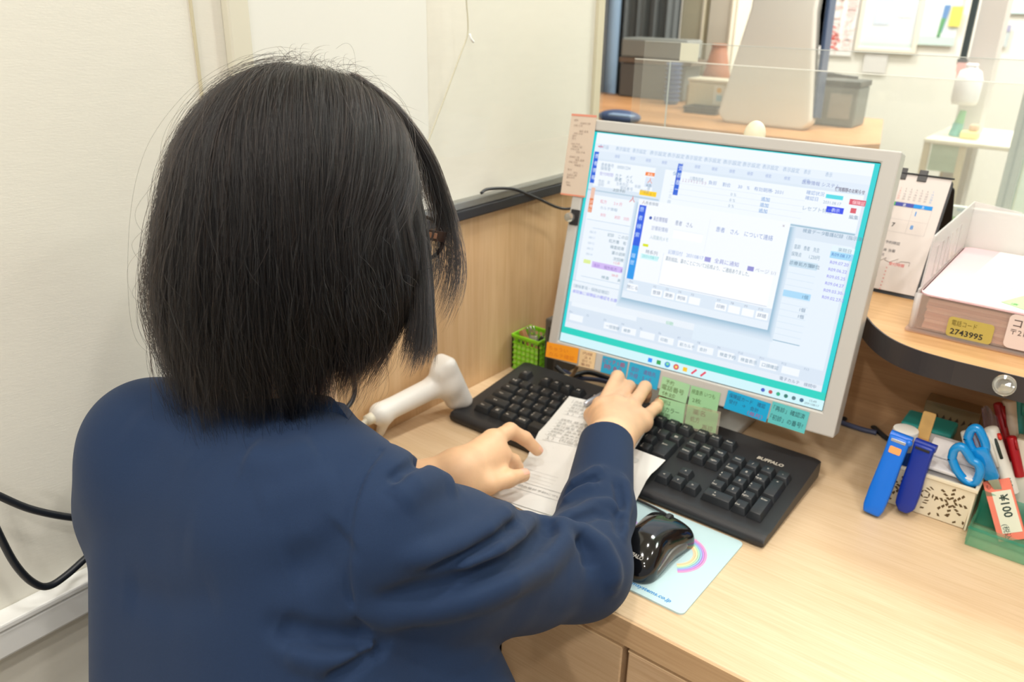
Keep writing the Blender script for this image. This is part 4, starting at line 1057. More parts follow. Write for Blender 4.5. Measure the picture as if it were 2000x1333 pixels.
# green translucent desk tray
M_gt = clear('green_clear', (246, 253, 250), 0.10, 0.04, (120, 196, 160), 0.16)
M_gt2 = clear('green_deep', (226, 246, 240), 0.10, 0.04, (60, 164, 140), 0.24)
gt = thing('pen_tray', 'green transparent desk tray holding scissors, pens and a pink memo', 'tray', (.02, .98, 0))
GX0, GX1, GY0, GY1 = -.0535, .11, .917, 1.045
obj('front_wall', *bbox((GX0, GY0, .001), (GX1, GY0+.0022, .022), .0008), M_gt, gt)
obj('left_wall', *bbox((GX0, GY0+.0024, .001), (GX0+.0022, .9655, .022), .0008), M_gt, gt)
obj('floor_plate', *box((GX0+.0003, GY0+.0003, .0006), (GX1, GY1, .0028)), M_gt, gt)
obj('rim', *bbox((GX0-.001, GY0-.001, .0215), (GX1, GY0+.0032, .0240), .0008), M_gt2, gt)
obj('inner_rib', *bbox((GX0+.002, .936, .0030), (GX1, .938, .0170), .0006), M_gt, gt)
for i in range(5): obj('corner_rib', *bbox((GX0-.0008, GY0+.006+.007*i, .003), (GX0+.0006, GY0+.0085+.007*i, .0208), .0004), M_gt2, gt)
obj('holder_front', *bbox((GX0, .967, .003), (GX1, .9695, .046), .0008), M_gt2, gt)
obj('holder_left', *bbox((GX0, .9698, .003), (GX0+.0025, GY1, .046), .0008), M_gt2, gt)
obj('holder_rear', *bbox((GX0, GY1-.0025, .003), (GX1, GY1, .060), .0008), M_gt2, gt)
for x in (-.005, .03): obj('holder_divider', *bbox((x, .970, .003), (x+.002, GY1-.003, .046), .0006), M_gt2, gt)
# pink memo
mtl, mtr, mbl = PY(1919, 942, .975), PY(1977, 943, .975), PY(1949, 1052, .944)
exm = unit(mtr-mtl); up_ = mtl-mbl; up_ = up_-exm*(up_@exm); Lm = np.linalg.norm(up_); up_ = unit(up_); nm = np.cross(exm, up_)
shear_ = ((mtl-mbl)@exm); wm = np.linalg.norm(mtr-mtl)
ang = math.atan2(shear_, Lm)
ex2 = exm*math.cos(ang)-up_*math.sin(ang); ey2 = exm*math.sin(ang)+up_*math.cos(ang); Lm2 = np.linalg.norm(mtl-mbl)
pm = thing('pink_memo', 'salmon pink memo block with a white label leaning in the green tray', 'memo', mbl)
Mp = frame(mbl, ex2, ey2, nm)
obj('block', *xf(box((0, -.004, -.004), (wm*.93, Lm2, 0)), Mp), mat('salmon_paper', (238, 128, 104), 0.7), pm)
obj('white_label', *xf(box((.006, .004, .0001), (.026, Lm2-.013, .0004)), Mp), mat('label_white', (226, 226, 204), 0.7), pm)
P = Print(); P.text('¥100', .0125, Lm2-.017, .0125, (40, 60, 50), .0006, ang=-1.57, bold=.02); P.text('(税込)', .008, Lm2-.05, .0075, (40, 70, 60), .0006, ang=-1.57); P.text('もく', .002, Lm2-.009, .006, (130, 60, 50), .0006)
P.make('writing', vcol_mat('ink_print', 0, 0.7), Mp, pm)
# pens
def pen(name, label, a, b, r, m, extras=(), group=None):
    t = thing(name, label, 'pen', b)
    d_ = b-a
    prof_ = [(.0, .35), (.015, .85), (.04, 1.0), (1.0, 1.0)]
    obj('barrel', *tube([a+d_*q for q, _ in prof_], [r*w for _, w in prof_], 14), m, t, smooth=True, auto=.8)
    for nm_, q0_, q1_, side, rr, mm in extras:
        e = unit(np.cross(d_, ray(1940, 880))); f_ = unit(np.cross(e, d_)); f_ = -f_ if f_@ray(1940, 880) > 0 else f_
        obj(nm_, *tube([a+d_*q0_+e*side*r+f_*r*.75, a+d_*(q0_+q1_)/2+e*side*r+f_*r*1.1, a+d_*q1_+e*side*r+f_*r*1.0], rr, 8), mm, t, smooth=True)
    return t
wa, wb = PY(1934, 834, .985), PY(1976, 962, .985)
wpn = pen('ball_pen', 'thick white multi colour ball pen with a clip in the green tray', wa, wb, .0078, mat('pen_white', (232, 230, 220), 0.3), (('clip', .04, .55, -.75, .0026, mat('pen_white', (232, 230, 220), 0.3)), ('slider_groove', .14, .45, .12, .0018, mat('pen_dark', (40, 54, 48), 0.5)), ('red_slider', .10, .17, .75, .0022, mat('pen_red', (226, 52, 40), 0.35))))
P = Print(); P.text('HI-3', 0, 0, .006, (20, 120, 90), 0, bold=.03)
dw = unit(wb-wa); ew = unit(np.cross(dw, ray(1940, 880))); fw = unit(np.cross(ew, dw)); fw = -fw if fw@ray(1940, 880) > 0 else fw
P.make('lettering', vcol_mat('ink_print', 0, 0.7), frame(wa+(wb-wa)*.75+fw*.0081+np.cross(fw, -dw)*.001, -dw*-1, np.cross(fw, dw), fw), wpn)
pen('red_pen', 'dark red pen standing behind the plastic sleeve in the green tray', PY(1948, 786, 1.03), PY(1976, 905, 1.02), .0052, mat('pen_darkred', (150, 16, 22), 0.35), (('clip', .03, .3, .6, .0016, mat('pen_darkred', (150, 16, 22), 0.35)),))
pen('red_pen', 'red pen with a round red cap low beside the note pad', PY(1974, 852, 1.0), PY(1992, 930, 1.0), .0055, mat('pen_red2', (176, 18, 30), 0.3), (('clip', .03, .3, .6, .0016, mat('pen_red2', (176, 18, 30), 0.3)),))
pen('marker_pen', 'beige marker pen with a red side stripe at the far right rear', PY(1972, 780, 1.035), PY(1981, 880, 1.03), .0085, mat('pen_beige', (206, 190, 166), 0.3), (('stripe', .1, .5, -.8, .0016, mat('pen_darkred', (150, 16, 22), 0.35)),))
pen('teal_pen', 'teal pen at the right rear edge of the green tray', PY(1992, 778, 1.035), PY(1990, 880, 1.03), .0050, mat('pen_teal', (40, 130, 118), 0.35), (('clip', .03, .3, .6, .0016, mat('pen_teal', (40, 130, 118), 0.35)),))
pen('pink_pen', 'white pen with pink cap seen through the scissors handle', PY(1886, 842, .995), PY(1900, 905, .995), .0058, mat('pen_white', (232, 230, 220), 0.3), (('clip', .02, .3, .5, .0028, mat('pen_pink', (232, 30, 84), 0.35)),))
pen('pink_marker', 'crimson and white marker inside the rear scissors handle', PY(1908, 846, .99), PY(1922, 890, .99), .0056, mat('pen_pink', (232, 30, 84), 0.35), (('clip', .0, .8, -.5, .0024, mat('pen_paleblue', (196, 206, 232), 0.35)),))
sl = thing('plastic_sleeve', 'clear crinkled plastic sleeve behind the white ball pen', 'sleeve', PY(1950, 900, 1.0))
sv = []; NX, NY = 8, 10
for j in range(NY+1):
    for i in range(NX+1):
        u, v = i/NX, j/NY
        px = 1918+u*(30+18*v)+v*18; py = 798+v*130+u*8-8*math.sin(u*5)
        p = PY(px, py, 1.0+.006*math.sin(u*9+v*4)); sv.append(p)
sf = [(j*(NX+1)+i, j*(NX+1)+i+1, (j+1)*(NX+1)+i+1, (j+1)*(NX+1)+i) for j in range(NY) for i in range(NX)]
obj('film', sv, sf, clear('sleeve_film', (232, 222, 226), 0.14, 0.12, (200, 180, 190), 0.12), sl, smooth=True)
obj('weld_seam', *tube([sv[j*(NX+1)] for j in range(NY+1)], .0008, 6), clear('sleeve_film', (232, 222, 226), 0.14, 0.12, (200, 180, 190), 0.12), sl)
npd = thing('memo_block', 'white memo block with a striped paper top at the right edge of the desk', 'memo', (.01, 1.0, .004))
na = PY(1984, 866, .992)
Mn = frame((na[0], .992, 0), (1, 0, 0), unit((0, .1, 1)), unit((0, -1, .1)))
obj('block', *xf(box((0, .004, -.018), (.06, na[2]+.001, 0)), Mn), mat('memo_white', (226, 222, 206), 0.7), npd)
for i in range(6): obj('striped_edge', *xf(box((0, na[2]+.001, -.018+.003*i), (.06, na[2]+.0025, -.016+.003*i)), Mn), mat('memo_stripe', (178, 168, 144), 0.7), npd)
kn = thing('clear_stud', 'clear round stud below the black edge of the counter shelf', 'stud', PY(1962, 755, .955))
kq = PY(1962, 757, .934)
obj('knob_cap', *xf(lathe([(.006, 0), (.0095, .004), (.0112, .010), (.0112, .013), (.0095, .016), (.006, .0165), (.0055, .014), (.001, .0138)], (0, 0, 0), 28), frame(kq+np.array([0, -.001, 0]), (1, 0, 0), unit((0, .55, .83)), unit((0, -.83, .55)))), mat('clear_acrylic', (235, 232, 222), 0.05, trans=0.85), kn, smooth=True, auto=.9)
obj('stem', *tube([kq, kq+np.array([.001, .010, -.012])], .0035, 10), mat('clear_acrylic', (235, 232, 222), 0.05, trans=0.85), kn, smooth=True)

# ================================================================ on the counter shelf
cal = thing('desk_calendar', 'desk calendar standing on the counter shelf right of the monitor', 'calendar', (-.30, 1.16, SH))
cbr = PZ(1785, 582, SH+.003); ctr = PY(1841, 347, 1.215)
Lc = np.linalg.norm(ctr[1:]-cbr[1:]); eyc = unit(np.array([0, ctr[1]-cbr[1], ctr[2]-cbr[2]])); Wc = .185
Mc = frame(np.array([cbr[0]-Wc, cbr[1], cbr[2]]), (1, 0, 0), eyc, np.cross((1, 0, 0), eyc))
obj('backing_board', *xf(bevel(prism(rrect(-.003, -.004, Wc+.003, Lc-.002, .006, 3), -.0035, -.0012), .0005, 1), Mc), M_black, cal)
eyb = np.array([0, -eyc[1]*-1.0, eyc[2]])
obj('rear_leg', *xf(bevel(prism(rrect(-.003, -.001, Wc+.003, Lc-.004, .006, 3), 0, .0022), .0005, 1), frame(np.array([cbr[0]-Wc, cbr[1]+2.35*(ctr[1]-cbr[1]), cbr[2]+.0005]), (1, 0, 0), unit((0, -1.28*(ctr[1]-cbr[1]), ctr[2]-cbr[2])), np.cross((1, 0, 0), unit((0, -1.28*(ctr[1]-cbr[1]), ctr[2]-cbr[2]))))), M_black, cal)
obj('page', *xf(box((0, .002, -.001), (Wc, Lc, .0005)), Mc), mat('calendar_page', (218, 208, 202), 0.7), cal)
P = Print(); cw = .0235; gx = Wc-.012-7*cw
P.rect(gx, Lc-.0475, gx+cw*4.0, Lc-.042, (150, 206, 70), .0007); P.rect(gx+cw*3.2, Lc-.0475, gx+cw*5.2, Lc-.042, (80, 176, 90), .0008)
P.rect(gx+cw*5, Lc-.0475, gx+cw*6, Lc-.042, (66, 76, 160), .0009); P.rect(gx+cw*6, Lc-.0475, gx+cw*7, Lc-.042, (20, 140, 220), .0009)
for i, s in enumerate(('日', '月', '火', '水', '木', '金', '土')): P.text(s, gx+cw*(i+.5), Lc-.0467, .0045, (236, 240, 244), .0011, align='c')
for i in range(8): P.rect(gx+cw*i, Lc-.084, gx+cw*i+.0003, Lc-.0475, (176, 170, 168), .0007)
for r_ in range(2):
    P.rect(gx, Lc-.066-.018*r_, gx+7*cw, Lc-.0657-.018*r_, (186, 180, 178), .0007)
P.text('1', gx+cw*6.2, Lc-.058, .0085, (20, 140, 220), .0008, bold=.03)
for i in range(7): P.text('2345678'[i], gx+cw*i+.004, Lc-.077, .0080, (214, 60, 60) if i == 0 else (20, 140, 220) if i == 6 else (40, 40, 44), .0008, bold=.02)
P.text('6', 0, 0, .0001, (40, 40, 44))
for r_ in range(5):
    for c_ in range(7): P.text(str(r_*7+c_+1), Wc-.058+c_*.0068, Lc-.0235-r_*.0036, .0034, (220, 140, 130) if c_ == 0 else (110, 170, 220) if c_ == 6 else (150, 146, 150), .0007, align='c')
P.text('9', Wc-.066, Lc-.020, .005, (80, 76, 80), .0007)
for s, x, y, h_, c in (('会議 14:00', .06, .094, .005, (110, 110, 120)), ('定期', .11, .089, .005, (180, 120, 120)), ('健診 予約確認', .118, .101, .0048, (90, 90, 100)), ('棚卸し', .10, .107, .0046, (120, 110, 120)), ('研修会 当番', .12, .112, .0048, (100, 96, 100)), ('院内清掃 A班', .106, .119, .0046, (110, 100, 110))):
    P.text(s, x, Lc-y, h_, c, .0008)
for k in range(7): P.text('◯', .095, Lc-.130-.0055*k, .0042, (226, 90, 90), .0008); P.text('×', .140, Lc-.136-.005*k, .0044, (226, 90, 90), .0008)
P.text('休診日', .105, Lc-.129, .005, (226, 70, 70), .0008); P.text('受付時間', .142, Lc-.130, .005, (226, 70, 70), .0008)
P.line([(.128+.005*k+.004*math.sin(k*2), Lc-.124-.004*math.cos(k*2.4)) for k in range(9)], .0007, (130, 112, 104), .0008)
P.make('month_print', vcol_mat('ink_print', 0, 0.7), Mc, cal)
obj('ring_wire', *xf(tube([(-.002, Lc-.001, .002), (Wc+.003, Lc-.001, .002)], .0012, 8), Mc), M_black, cal, smooth=True)
for x in (Wc-.036, Wc-.062, .036, .062):
    for o_ in (0,):
        obj('ring_tab', *xf(bevel(join(box((x-.006, Lc-.010, .0006), (x+.006, Lc-.001, .0022)), box((x-.0055, Lc-.002, .0006), (x+.0055, Lc+.006, .003))), .0006, 1), Mc), mat('ring_grey', (64, 62, 62), 0.4), cal)
# letter tray
M_tr = clear('tray_milky', (252, 250, 250), 0.05, 0.12, (246, 242, 240), 0.42)
M_tr2 = clear('tray_lip', (248, 238, 232), 0.06, 0.10, (236, 224, 214), 0.20)
lt = thing('letter_tray', 'translucent white letter tray with slotted sides on the counter shelf', 'tray', (.0, 1.15, SH))
TX0, TX1, TY0, TY1 = -.1745, .165, 1.012, 1.275
obj('base', *bbox((TX0-.004, TY0-.006, SH+.0005), (TX1+.004, TY1+.004, SH+.005), .0015), M_tr2, lt)
lipc = rrect(TX0+.0, TY0, TX1, TY0+.06, .016, 6)
obj('front_lip', *bbox((TX0+.004, TY0, SH+.005), (TX1-.004, TY0+.0022, SH+.047), .0008), M_tr2, lt)
def sidewall(x):
    prof_ = [(TY0+.001, SH+.005), (TY0+.001, SH+.050), (TY0+.012, SH+.058), (TY0+.020, SH+.110), (TY0+.055, SH+.108), (TY0+.075, SH+.112), (TY1-.06, SH+.108), (TY1-.03, SH+.118), (TY1, SH+.110), (TY1, SH+.005)]
    bm = bmesh.new()
    slots = [(TY0+.050+.027*k, SH+.052, TY0+.062+.027*k, SH+.094) for k in range(6)]
    # strips between the slots
    parts = []
    def quad(y0_, y1_, z0_, z1_): parts.append(box((x, y0_, z0_), (x+.0022, y1_, z1_)))
    quad(TY0+.001, TY1, SH+.005, SH+.052)
    parts.append((lambda V_: (V_, box((0,0,0),(1,1,1))[1]))(np.array([(x, TY0+.012, SH+.052), (x+.0022, TY0+.012, SH+.052), (x+.0022, TY0+.050, SH+.052), (x, TY0+.050, SH+.052), (x, TY0+.022, SH+.110), (x+.0022, TY0+.022, SH+.110), (x+.0022, TY0+.050, SH+.108), (x, TY0+.050, SH+.108)])))
    for k in range(6):
        y1_ = TY0+.062+.027*k; y2_ = TY0+.077+.027*k if k < 5 else TY1
        quad(y1_, y2_, SH+.052, SH+.108)
        quad(TY0+.050+.027*k, y1_, SH+.094, SH+.108)
    quad(TY0+.022, TY1, SH+.108, SH+.112)
    bm.free()
    return join(*parts)
obj('side_wall', *sidewall(TX0), M_tr, lt)
obj('side_wall', *sidewall(TX1-.0022), M_tr, lt)
obj('rear_wall', *prism([(0, 0)]*0 or [(TX0+.0022, 0), (TX1-.0022, 0), (TX1-.0022, .095), (TX0+.075, .080), (TX0+.060, .106), (TX0+.0022, .112)], 0, .0022), M_tr, lt) if False else obj('rear_wall', *xf(prism([(TX0+.0022, .005), (TX1-.0022, .005), (TX1-.0022, .112), (TX1-.06, .106), (TX1-.075, .080), (TX0+.075, .080), (TX0+.060, .106), (TX0+.0022, .112)], 0, .0022), frame((0, TY1, SH), (1, 0, 0), (0, 0, 1), (0, -1, 0))), M_tr, lt)
obj('corner_post', *tube([(TX0+.002, TY0+.002, SH+.005), (TX0+.002, TY0+.002, SH+.047)], .004, 10), M_tr, lt, smooth=True)
ps = thing('form_pile', 'pile of pale forms filling the letter tray', 'paper', (0, 1.15, SH+.006))
for i in range(9): obj('form_layer', *xf(box((TX0+.012, TY0+.006, 0), (TX1-.006, TY1-.006, .0038)), np.array(Matrix.Translation((.0006*(i % 3), .0008*(i % 2), SH+.0055+.0041*i)))), mat('form_pink_%d' % (i % 3), ((226, 196, 184), (214, 178, 166), (234, 214, 204))[i % 3], 0.7), ps)
pf = thing('pink_folder', 'pale pink folder lying on top of the pile in the letter tray', 'folder', (0, 1.15, SH+.046))
obj('cover', *prism(rrect(TX0+.003, TY0-.001, TX1-.004, TY1-.004, .012, 5), SH+.0470, SH+.0488), mat('folder_pink', (228, 190, 194), 0.6), pf)
obj('spine', *box((TX0+.0025, TY0+.012, SH+.0445), (TX0+.0045, TY1-.015, SH+.0488)), mat('folder_pink', (228, 190, 194), 0.6), pf)
ws = thing('white_sheet', 'white sheet with pen writing on the pink folder', 'paper', (.03, 1.15, SH+.049))
wl, wr = PZ(1848, 588, SH+.049), PZ(1948, 500, SH+.049)
obj('sheet', *prism([(wl[0], TY0+.0005), (TX1-.01, TY0+.0005), (TX1-.01, TY1-.006), (wr[0], TY1-.006)], SH+.0489, SH+.0496), mat('sheet_white', (226, 228, 226), 0.65), ws)
P = Print(); q = PZ(1952, 562, SH+.05); P.text('〈クリニック控え〉', q[0], q[1], .011, (140, 160, 176), 0, ang=.02); P.make('writing', vcol_mat('ink_print', 0, 0.7), frame((0, 0, SH+.0499), (1, 0, 0), (0, 1, 0), (0, 0, 1)), ws)
gn = thing('green_slip', 'light green slip on the white sheet in the letter tray', 'paper', PZ(1980, 590, SH+.05))
g = [PZ(1955, 590, SH+.05), PZ(2010, 575, SH+.05), PZ(2070, 590, SH+.05), PZ(2020, 612, SH+.05)]
obj('slip', *prism([(p[0], p[1]) for p in g], SH+.0497, SH+.0502), mat('slip_green', (172, 226, 150), 0.7), gn)
P = Print(); P.text('済', g[0][0]+.010, g[0][1]-.003, .008, (80, 140, 80), 0); P.make('writing', vcol_mat('ink_print', 0, 0.7), frame((0, 0, SH+.0504), (1, 0, 0), (0, 1, 0), (0, 0, 1)), gn)
yt_ = thing('yellow_label', 'yellow tape label with handwritten number on the letter tray front', 'label', PY(1895, 645, TY0))
a, b = PY(1853, 624, TY0-.0005), PY(1936, 668, TY0-.0005)
w_ = b[0]-a[0]; zz = (a[2]+b[2])/2
obj('tape', *bevel(xf(prism(rrect(0, -.012, w_, .012, .004, 3), 0, .0004), frame((a[0], TY0-.0004, zz), (1, 0, 0), unit((0, 0, 1)), (0, -1, 0))), .0001, 1), mat('tape_yellow', (192, 174, 88), 0.6), yt_)
P = Print(); P.text('電話コード', .004, .0025, .0075, (120, 104, 40), 0, fit=w_*.55); P.text('2743995', .004, -.0085, .0095, (44, 44, 40), 0, fit=w_*.72, bold=.02)
P.make('writing', vcol_mat('ink_print', 0, 0.7), frame((a[0], TY0-.0010, zz), (1, 0, 0), (0, 0, 1), (0, -1, 0)), yt_)
wl_ = thing('address_label', 'white rounded address label on the letter tray front at the right', 'label', PY(1990, 650, TY0))
a = PY(1967, 640, TY0-.0005)
obj('tape', *bevel(xf(prism(rrect(0, -.023, .085, .017, .006, 4), 0, .0004), frame((a[0], TY0-.0004, a[2]), (1, 0, 0), (0, 0, 1), (0, -1, 0))), .0001, 1), mat('label_pinkwhite', (232, 214, 206), 0.6), wl_)
P = Print(); P.text('コ', .005, .003, .0115, (96, 80, 76), 0, bold=.01); P.text('〒212-0058', .004, -.0065, .0085, (96, 80, 76), 0); P.text('FAX', .027, -.0195, .008, (96, 80, 76), 0)
P.make('writing', vcol_mat('ink_print', 0, 0.7), frame((a[0], TY0-.0010, a[2]), (1, 0, 0), (0, 0, 1), (0, -1, 0)), wl_)

# ================================================================ acrylic partitions
M_ac = clear('acrylic', (252, 253, 252), 0.05, 0.01, (246, 246, 240), 0.07)
M_ace = clear('acrylic_edge', (214, 226, 222), 0.10, 0.1, (236, 242, 240), 0.5)
AY = 1.32
za = 0.4955
x_a = PY(1058, 66, AY)[0]; x_b = PY(1332, 122, AY)[0]
ap = thing('acrylic_partition', 'clear acrylic partition sheet standing behind the monitor and tray', 'partition', (-.15, AY, SH))
obj('sheet', *box((-.735, AY, SH+.001), (.9, AY+.003, za)), M_ac, ap)
obj('top_edge', *box((-.735, AY-.0003, za), (.9, AY+.0033, za+.0010)), mat('acrylic_edge_grey', (188, 192, 186), 0.3), ap)
ap2 = thing('acrylic_partition', 'second lower clear acrylic sheet in front of the taller one', 'partition', (-.15, AY-.03, SH))
zb = PY(1376, 123, AY-.03)[2]; zc = PY(1990, 167, AY-.03)[2]; zb = (zb+zc)/2
obj('sheet', *box((-.735, AY-.03, SH+.001), (.9, AY-.027, zb)), M_ac, ap2)
obj('top_edge', *box((-.735, AY-.0303, zb), (.9, AY-.0267, zb+.0012)), mat('acrylic_edge_white', (236, 236, 226), 0.3), ap2)
for ap_, y_ in ((ap, AY), (ap2, AY-.03)):
    for x in (-.62, .2): obj('foot', *bbox((x-.02, y_-.004, SH+.0005), (x+.02, y_+.007, SH+.012), .001), M_ac, ap_)
xe = PY(1302, 245, AY-.031)[0]
obj('sheet_joint', *box((xe-.004, AY-.0325, SH+.001), (xe-.0025, AY-.0305, zb)), M_ace, ap2)
a, b = PY(1331, 84, AY-.031), PY(1363, 121, AY-.031)
qs = thing('square_sticker', 'small off white square sticker on the acrylic partition', 'sticker', ((a[0]+b[0])/2, AY-.032, b[2]))
obj('tape', *box((a[0], AY-.0325, b[2]), (b[0], AY-.0318, a[2])), mat('sticker_cream', (226, 226, 206), 0.6), qs)
obj('backing', *box((a[0]+.001, AY-.0318, b[2]+.001), (b[0]-.001, AY-.0312, a[2]-.001)), mat('sticker_back', (214, 214, 196), 0.6), qs)
# a clear curved guard fixed to the left wall
gp = [PX(909, -60, WX+.035), PX(911, 0, WX+.035), PX(914, 45, WX+.035), PX(912, 72, WX+.035), PX(900, 105, WX+.035), PX(878, 165, WX+.035), PX(850, 240, WX+.035), PX(820, 320, WX+.035)]
ag = thing('acrylic_guard', 'clear acrylic guard with a slanted rounded edge beside the left wall', 'partition', gp[-1])
g_ = spline(gp, 6); far = np.array([[WX+.035, 1.15, p[2]] for p in g_])
Vg = np.concatenate([g_, far]); ng = len(g_)
obj('sheet', Vg, [(i, i+1, ng+i+1, ng+i) for i in range(ng-1)], M_ac, ag)
obj('edge', *tube(g_, .0009, 6), mat('acrylic_edge_tan', (196, 190, 166), 0.2), ag, smooth=True)
obj('painted_glint', *tube(spline([PX(917, 66, WX+.036), PX(920, 76, WX+.037), PX(925, 82, WX+.036)], 6), .0016, 8), mat('edge_white', (250, 250, 246), 0.1), ag, smooth=True)  # white tube standing in for the glint on the sheet's corner
# ================================================================ room behind the counter
BZ = 0.29
ctr = thing('rear_counter', 'oak counter with an open shelf behind the acrylic partition', 'counter', (-.95, 2.1, FLOOR))
M_rc = wood('rear_counter_oak', (222, 168, 116), (196, 142, 92), 0, 0.45, 5.0)
ctop = [(-2.2, 1.80), (-.50, 1.80), (-.455, 1.865), (-.565, 2.30), (-2.2, 2.30)]
obj('top_board', *prism(ctop, BZ-.022, BZ), M_rc, ctr)
obj('end_panel', *prism([(-.485, 1.86), (-.468, 1.866), (-.575, 2.28), (-.592, 2.275)], FLOOR+.001, BZ-.0225), mat('counter_end', (212, 170, 122), 0.5), ctr)
obj('front_panel', *box((-2.2, 1.99, FLOOR+.001), (-.52, 2.01, BZ-.0225)), mat('counter_front', (170, 118, 76), 0.6), ctr)
obj('inner_shelf', *box((-2.2, 1.84, BZ-.10), (-.50, 1.99, BZ-.085)), M_rc, ctr)
# grey glazed booth at the left with light blue curtain folds
YB = 2.46
bo = thing('grey_curtain', 'grey blue curtain hanging left of the white terminal', 'curtain', (-1.4, YB, .30))
x0_, x1_ = PY(1166, 225, YB)[0]-.05, PY(1329, 0, YB)[0]
nf = 90; V = []; F = []
for i in range(nf+1):
    u = i/nf; x = x0_+(x1_-x0_)*u; y = YB+.012*math.sin(u*40)+.006*math.sin(u*97)
    V += [(x, y, FLOOR+.02), (x, y, 1.5)]
for i in range(nf): F.append((2*i, 2*i+2, 2*i+3, 2*i+1))
obj('cloth', V, F, mat('curtain_grey', (112, 118, 118), 0.8), bo, smooth=True)
xa, xb = PY(1178, 0, YB)[0], PY(1222, 0, YB)[0]
for k, (q0, q1, c) in enumerate(((.0, .30, (150, 166, 192)), (.30, .52, (104, 114, 128)), (.52, 1.0, (152, 180, 206)))):
    obj('light_fold', *tube([(xa+(xb-xa)*(q0+q1)/2, YB-.03, FLOOR+.02), (xa+(xb-xa)*(q0+q1)/2, YB-.03, 1.5)], (xb-xa)*(q1-q0)/2, 10), mat('fold_%d' % k, c, 0.7), bo, smooth=True)
# cream cupboards next to it
for xa_, xb_, c, nm_, lb in ((1330, 1384, (206, 200, 174), 'cream_cupboard', 'greenish cream tall cupboard right of the grey curtain'), (1384, 1440, (236, 230, 212), 'pale_cupboard', 'pale tall cupboard behind the white terminal')):
    p, q = PY(xa_, 0, 2.55), PY(xb_, 0, 2.55)
    t = thing(nm_, lb, 'cupboard', ((p[0]+q[0])/2, 2.7, FLOOR))
    obj('body', *box((p[0], 2.565, FLOOR+.001), (q[0]-.002, 2.9, 1.6)), mat(nm_, c, 0.6), t)
    obj('door', *bbox((p[0]+.006, 2.55, FLOOR+.05), (q[0]-.008, 2.564, 1.59), .003), mat(nm_, c, 0.6), t)
    obj('edge_strip', *box((q[0]-.016, 2.546, FLOOR+.05), (q[0]-.010, 2.55, 1.59)), mat('edge_cream', (240, 232, 210), 0.5), t)
# white terminal
tm = thing('white_terminal', 'tall white tapered terminal standing on the rear counter', 'terminal', (-.75, 1.95, BZ))
bl, br_, tl, tr_ = PY(1399, 246, 1.95), PY(1584, 240, 1.95), PY(1424, 0, 1.95), PY(1546, 0, 1.95)
zb_ = BZ+.001; sc_ = 1.0
prof_ = []
wb, wt_ = (br_[0]-bl[0]), (tr_[0]-tl[0]); cxm = (bl[0]+br_[0])/2
Hh = .52
def tw(z): return wb/2+(wt_/2-wb/2)*min(1, (z)/(tl[2]-BZ))
ptsT = [(-tw(.0)+.02, 0), (tw(0)-.02, 0), (tw(0), .02), (tw(Hh*.5), Hh*.5), (tw(Hh), Hh), (-tw(Hh), Hh), (-tw(Hh*.5), Hh*.5), (-tw(0), .02)]
Mt = frame((cxm+.005, 1.93, zb_), (1, 0, 0), unit((0, .14, 1)), unit((0, -1, .14)))
obj('shell', *xf(bevel(prism(ptsT, -.040, 0), .008, 3), Mt), mat('terminal_white', (228, 225, 214), 0.45), tm, smooth=True, auto=.8)
obj('display_edge', *xf(bevel(prism([(tw(0)-.004, .03), (tw(0)+.004, .03), (tw(Hh)+.008, Hh), (tw(Hh)-.002, Hh)], -.058, -.012), .002, 2), Mt), mat('terminal_navy', (56, 76, 108), 0.3), tm)
obj('display', *xf(bbox((-tw(Hh)+.01, .05, -.060), (tw(Hh)-.01, Hh-.02, -.041), .003), Mt), mat('terminal_dark', (40, 46, 56), 0.3), tm)
# things on the rear counter
YT = 2.1
def ctr_box(name, label, cat, pa, pb, Y, col, dep=.08, extra=None, zb=None):
    a, b = PY(*pa, Y), PY(*pb, Y); z0 = BZ+.001 if zb is None else zb
    t = thing(name, label, cat, ((a[0]+b[0])/2, Y+dep/2, z0))
    obj('body', *bbox((a[0], Y, z0), (b[0], Y+dep, a[2]), .004), mat(name, col, 0.5), t)
    if extra: obj(extra[0], *bbox((a[0]-.002, Y-.003, a[2]+.0005), (b[0]+.002, Y+dep+.002, a[2]+extra[1]), .002), mat(extra[0]+'_'+name, extra[2], 0.5), t)
    return t, a, b
t, a, b = ctr_box('dark_tin', 'dark grey container with black rim right of the white terminal', 'container', (1577, 165), (1668, 232), 2.06, (112, 116, 110), .09, ('rim', .014, (58, 60, 56)))
obj('front_panel', *box((a[0]+.06, 2.056, BZ+.02), (b[0]-.012, 2.0598, a[2]-.015)), mat('tin_panel', (150, 148, 138), 0.5), t)
pn_ = thing('black_pen', 'black pen lying across the dark container', 'pen', PY(1630, 150, 2.0))
p0, p1 = PY(1618, 146, 2.05), PY(1676, 152, 2.05)
obj('barrel', *tube([p0, p0+(p1-p0)*.5, p1], [.006, .004, .003], 8), M_black, pn_, smooth=True)
obj('cap', *bbox(p0-[.012, .008, .006], p0+[.012, .008, .006], .003), M_black, pn_)
t, a, b = ctr_box('cream_carton', 'cream carton with a small printed label left of the white terminal', 'carton', (1345, 158), (1412, 238), YT, (206, 196, 166), .07, ('lid', .008, (222, 214, 190)))
P = Print(); P.rect(b[0]-.035, a[2]-.055, b[0]-.004, a[2]-.006, (226, 222, 204), 0); P.disc(b[0]-.020, a[2]-.018, .007, (222, 170, 60), .0005); P.rect(b[0]-.026, a[2]-.045, b[0]-.010, a[2]-.030, (150, 186, 196), .0005)
P.make('label', vcol_mat('ink_print', 0, 0.7), frame((0, YT-.001, 0), (1, 0, 0), (0, 0, 1), (0, -1, 0)), t)
obj('brown_side', *box((a[0]-.003, YT, BZ+.002), (a[0]-.0005, YT+.07, a[2]-.01)), mat('carton_brown', (146, 122, 78), 0.6), t)
